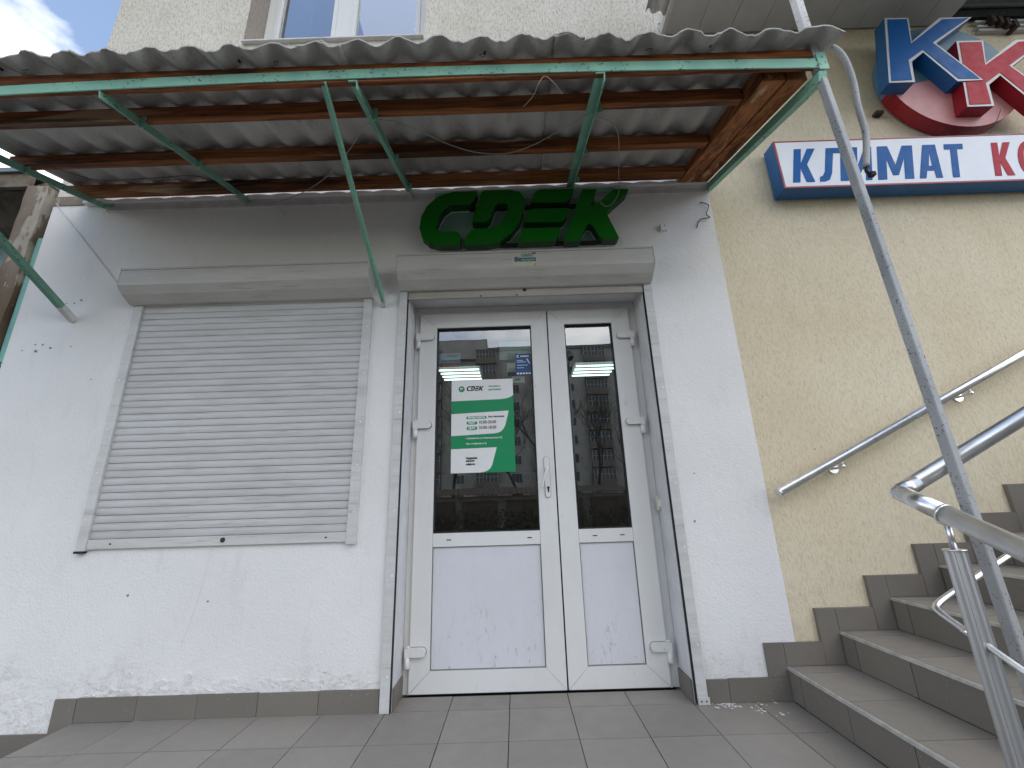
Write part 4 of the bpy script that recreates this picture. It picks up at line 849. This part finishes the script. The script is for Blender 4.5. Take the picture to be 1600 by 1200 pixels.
# ------------------------------------------------------------------ kiosk and pillar at the left edge
kp = thing('weathered_pillar', (-2.55, .02, GZ), 'stained concrete pillar at the left edge of the white wall', 'pillar')
bm = bmesh.new(); rr = random.Random(2); prev = None
for i in range(40):
    z = GZ+(3.2-GZ)*i/39; j = lambda: rr.uniform(-.006, .006)
    r4 = [bm.verts.new((-2.635+j(), -.03+j(), z)), bm.verts.new((-2.492+j(), -.03+j(), z)), bm.verts.new((-2.492+j(), .12, z)), bm.verts.new((-2.635+j(), .12, z))]
    if prev: [bm.faces.new((prev[k], prev[(k+1) % 4], r4[(k+1) % 4], r4[k])) for k in range(4)]
    else: bm.faces.new(r4[::-1])
    prev = r4
bm.faces.new(prev); bmesh.ops.recalc_face_normals(bm, faces=bm.faces); mkobj('shaft', bm, M['pillar'], kp)
tb = thing('turquoise_board', (-2.47, .13, GZ), 'narrow turquoise painted board with peeling paint in the gap beside the white wall', 'board')
prism('board', [(-2.482, GZ), (-2.449, GZ), (-2.449, 2.79), (-2.482, 2.795)], -.002, .03, M['turq'], tb, .003)
kz = thing('old_kiosk', (-4, 1.5, GZ), 'old kiosk with pale blue boards and a rotting brown roof edge at the left', 'kiosk')
box('kiosk_body', -7, -2.63, .5, 3.5, GZ, 2.9, M['brown_dark'], kz)
for k in range(14):
    z0_ = -.5+.26*k; box('wall_plank', -6.9, -2.64, .478, .498, z0_+.006, min(z0_+.254, 3.08), M['ltblue'], kz, .003)
box('roof_slab', -7, -2.64, -.05, 3.7, 3.315, 3.35, M['gutter'], kz, .004)
bm = bmesh.new(); rr = random.Random(6); rows = []
for i in range(13):
    t_ = i/12; row = []
    for j in range(30):
        x = -7+4.38*j/29; row.append(bm.verts.new((x, .03+.42*t_+rr.uniform(-.02, .02), 3.24-.13*t_+rr.uniform(-.03, .03)+.04*sin(t_*pi*2))))
    rows.append(row)
for a, b_ in zip(rows, rows[1:]):
    for j in range(29): bm.faces.new((a[j], a[j+1], b_[j+1], b_[j])).smooth = True
g = bmesh.ops.extrude_face_region(bm, geom=bm.faces[:]); bmesh.ops.translate(bm, verts=[v for v in g['geom'] if isinstance(v, bmesh.types.BMVert)], vec=(0, .03, .04)); bmesh.ops.recalc_face_normals(bm, faces=bm.faces)
mkobj('torn_eaves_lining', bm, M['weath'], kz)
box('fascia', -7, -2.64, -.03, .0, 3.20, 3.312, M['weath'], kz, .003)
box('gap_shade', -2.63, -2.4605, .16, .45, GZ, 3.3, M['dark'], kz)  # near-black block put in for the deep shade of the gap

# ------------------------------------------------------------------ office fittings seen through the glass
for i, (x0, lab) in enumerate(((-.37, 'ceiling light with four lit tubes seen through the left door glass'), (1.62, 'ceiling light with four lit tubes seen through the right door glass'))):
    t = thing('ceiling_light', (x0+.3, 3.6, 2.78), lab, 'ceiling light', 'ceiling lights in the office'); box('tray', x0-.02, x0+.62, 3.27, 3.93, 2.90, 2.939, M['gutter'], t)
    for k in range(4): tube('lit_tube', [(x0+.01, 3.36+.155*k, 2.875), (x0+.59, 3.36+.155*k, 2.875)], .013, M['tube'], t, 8)
t = thing('service_counter', (1.9, 1.6, 0), 'pale service counter inside, low behind the right door glass', 'counter')
box('counter_body', 1.42, 2.6, 1.5, 2.1, -.011, 1.02, M['roomwall'], t, .01); box('counter_top', 1.38, 2.64, 1.46, 2.14, 1.021, 1.05, M['trim'], t, .004)
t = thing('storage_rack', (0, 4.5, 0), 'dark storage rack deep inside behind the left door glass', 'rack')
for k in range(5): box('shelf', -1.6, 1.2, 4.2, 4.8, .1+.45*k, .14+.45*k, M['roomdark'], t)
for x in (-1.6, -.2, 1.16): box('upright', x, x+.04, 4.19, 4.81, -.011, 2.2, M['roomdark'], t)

# ------------------------------------------------------------------ across the street (seen mirrored in the glass)
ap = thing('apartment_block', (2, -66, GZ), 'nine-storey grey panel apartment block mirrored in the door glass', 'building')
FY = -62.0
box('block_body', -34, 40, -76, FY, GZ, 25.6, M['panelwall'], ap); box('raised_section', -34, -3.4, -76, FY+.8, 24.0, 27.4, M['panelwall'], ap); box('parapet', -34.2, 40.2, -76.2, FY+.25, 25.61, 26.2, M['brickwall'], ap)
wproto = bproto = None; rr = random.Random(4)
for fl in range(9):
    zc = .6+2.8*fl
    for k in range(16):
        xc = -30+4.4*k
        if k % 2 == 0:
            if bproto is None:
                bm = bmesh.new(); bmbox(bm, -1.7, 1.7, 0, 1.1, 0, 1.05, 0); bmbox(bm, -1.68, 1.68, .02, 1.06, 1.05, 2.5, 2); bmbox(bm, -1.75, 1.75, 0, 1.15, 2.5, 2.62, 0)
                for q in range(7): bmbox(bm, -1.7+.55*q, -1.62+.55*q, 1.06, 1.1, 1.05, 2.5, 1)
                bmbox(bm, -1.7, 1.7, 1.06, 1.1, 1.7, 1.76, 1)
                bproto = mkobj('balcony', bm, [M['brickwall'], M['bframe'], M['bglass']], ap, loc=(xc, FY+.001, zc))
            else: dupmesh('balcony', bproto, ap, (xc, FY+.001, zc))
        else:
            if wproto is None:
                bm = bmesh.new(); bmbox(bm, -.9, .9, 0, .05, .85, 2.3, 1)
                for a, b_ in ((-.84, -.3), (-.26, .28), (.32, .84)): bmbox(bm, a, b_, .051, .06, .92, 2.24, 2)
                wproto = mkobj('window', bm, [M['brickwall'], M['bframe'], M['bglass']], ap, loc=(xc, FY+.001, zc))
            else: dupmesh('window', wproto, ap, (xc, FY+.001, zc))
gr = thing('garage_row', (0, -29, GZ), 'low dark garages with a rusty corrugated roof mirrored low in the glass', 'garage')
box('garage_body', -16, 9, -34, -29, GZ+.061, 1.7, M['brickwall'], gr)
for k in range(8): box('garage_door', -15.6+3.1*k, -13.1+3.1*k, -28.98, -28.9, GZ+.07, 1.4, M['rustm'], gr)
bm = bmesh.new(); n = 260; prev = None
for i in range(n+1):
    x = -16.3+25.6*i/n; z = 1.9+.04*sin(i*1.5); r4 = [bm.verts.new((x, -28.6, z-.1)), bm.verts.new((x, -34.3, z+.55)), bm.verts.new((x, -34.3, z+.59)), bm.verts.new((x, -28.6, z-.06))]
    if prev: [bm.faces.new((prev[k], prev[(k+1) % 4], r4[(k+1) % 4], r4[k])) for k in range(4)]
    prev = r4
bmesh.ops.recalc_face_normals(bm, faces=bm.faces); mkobj('roof', bm, M['rustm'], gr)
def treemesh(seed, H):
    rr = random.Random(seed); bt = bmesh.new(); bc = bmesh.new()
    def grow_(bm, p, d, ln, r, dep):
        pts = [p]; q = p.copy(); dd = d.copy(); seg = 3
        for s in range(seg):
            dd = (dd+Vector((rr.uniform(-.18, .18), rr.uniform(-.18, .18), rr.uniform(-.02, .14)))).normalized(); q = q+dd*ln/seg; pts.append(q.copy())
        bmtube(bm, pts, [r*(1-.45*i/seg) for i in range(seg+1)], 5 if dep < 2 else 3, False)
        if dep >= 5: return
        nb = 3 if dep < 4 else 4
        for k in range(nb):
            i = rr.randint(1, seg) if k else seg; ax = Vector((rr.uniform(-1, 1), rr.uniform(-1, 1), rr.uniform(.0, .7))).normalized()
            grow_(bc, pts[i], (dd*.75+ax*.75).normalized(), ln*rr.uniform(.58, .78), r*.55, dep+1)
    grow_(bt, Vector((0, 0, 0)), Vector((0, 0, 1)), H*.34, H*.014, 0); return bt, bc
protos = []
for i, (x, y, H, lab) in enumerate(((-13, -38, 15, 'bare tree beyond the garages, far left in the door reflection'), (-5.5, -40, 17, 'tall bare tree with a forked crown beyond the garages'), (1.5, -37, 14, 'bare tree beyond the middle garages'), (8.5, -39, 16, 'bare tree beyond the right end of the garages'), (14.5, -36, 15, 'bare tree right of the garages on the lawn'), (21, -40, 16, 'bare tree far to the right of the garages'), (-21, -39, 15, 'bare tree left of the garage row'), (5, -44, 17, 'bare tree close before the apartment block'), (11.5, -44, 15, 'slim bare tree between the lawn and the block'))):
    t = thing('bare_tree', (x, y, GZ), lab, 'tree', 'bare trees before the apartment block')
    if i < 3:
        bt, bc = treemesh(20+i, H)
        for b_, nm in ((bt, 'trunk'), (bc, 'crown')):
            me = bpy.data.meshes.new(nm); b_.to_mesh(me); b_.free(); me.materials.append(M['bark']); protos.append(me)
    for nm, me in (('trunk', protos[(i % 3)*2]), ('crown', protos[(i % 3)*2+1])):
        o = bpy.data.objects.new(nm, me); COL.objects.link(o); o.parent = t
    t.rotation_euler = (0, 0, i*1.7)
t = thing('street_lamp', (3.6, -18, GZ), 'slim grey lamp post mirrored in the right door glass', 'street lamp')
tube('mast', [(3.6, -18, GZ), (3.6, -18, 7.4)], .075, M['gutter'], t, 10); tube('arm', smoothpath([(3.6, -18, 7.3), (3.6, -17.6, 7.8), (3.6, -16.9, 7.95)]), .04, M['gutter'], t, 8); box('lamp_head', 3.48, 3.72, -17.0, -16.4, 7.88, 8.0, M['gutter'], t, .03)
t = thing('clipped_hedge', (2, -24, GZ), 'dark clipped hedge in front of the garages', 'hedge')
bm = bmesh.new(); rr = random.Random(8)
for q in range(9000):
    c0 = Vector((rr.uniform(-14, 16), rr.uniform(-24.7, -23.6), GZ+.05+rr.random()*rr.uniform(.9, 1.5))); r0 = rr.uniform(.05, .12)
    a = Vector((rr.gauss(0, 1), rr.gauss(0, 1), rr.gauss(0, 1))).normalized(); b_ = a.orthogonal().normalized()
    v = [bm.verts.new(c0+r0*a), bm.verts.new(c0+r0*b_*.6), bm.verts.new(c0-r0*a)]; bm.faces.new(v)
tagp(mkobj('foliage', bm, M['hedge'], t), kind='stuff')
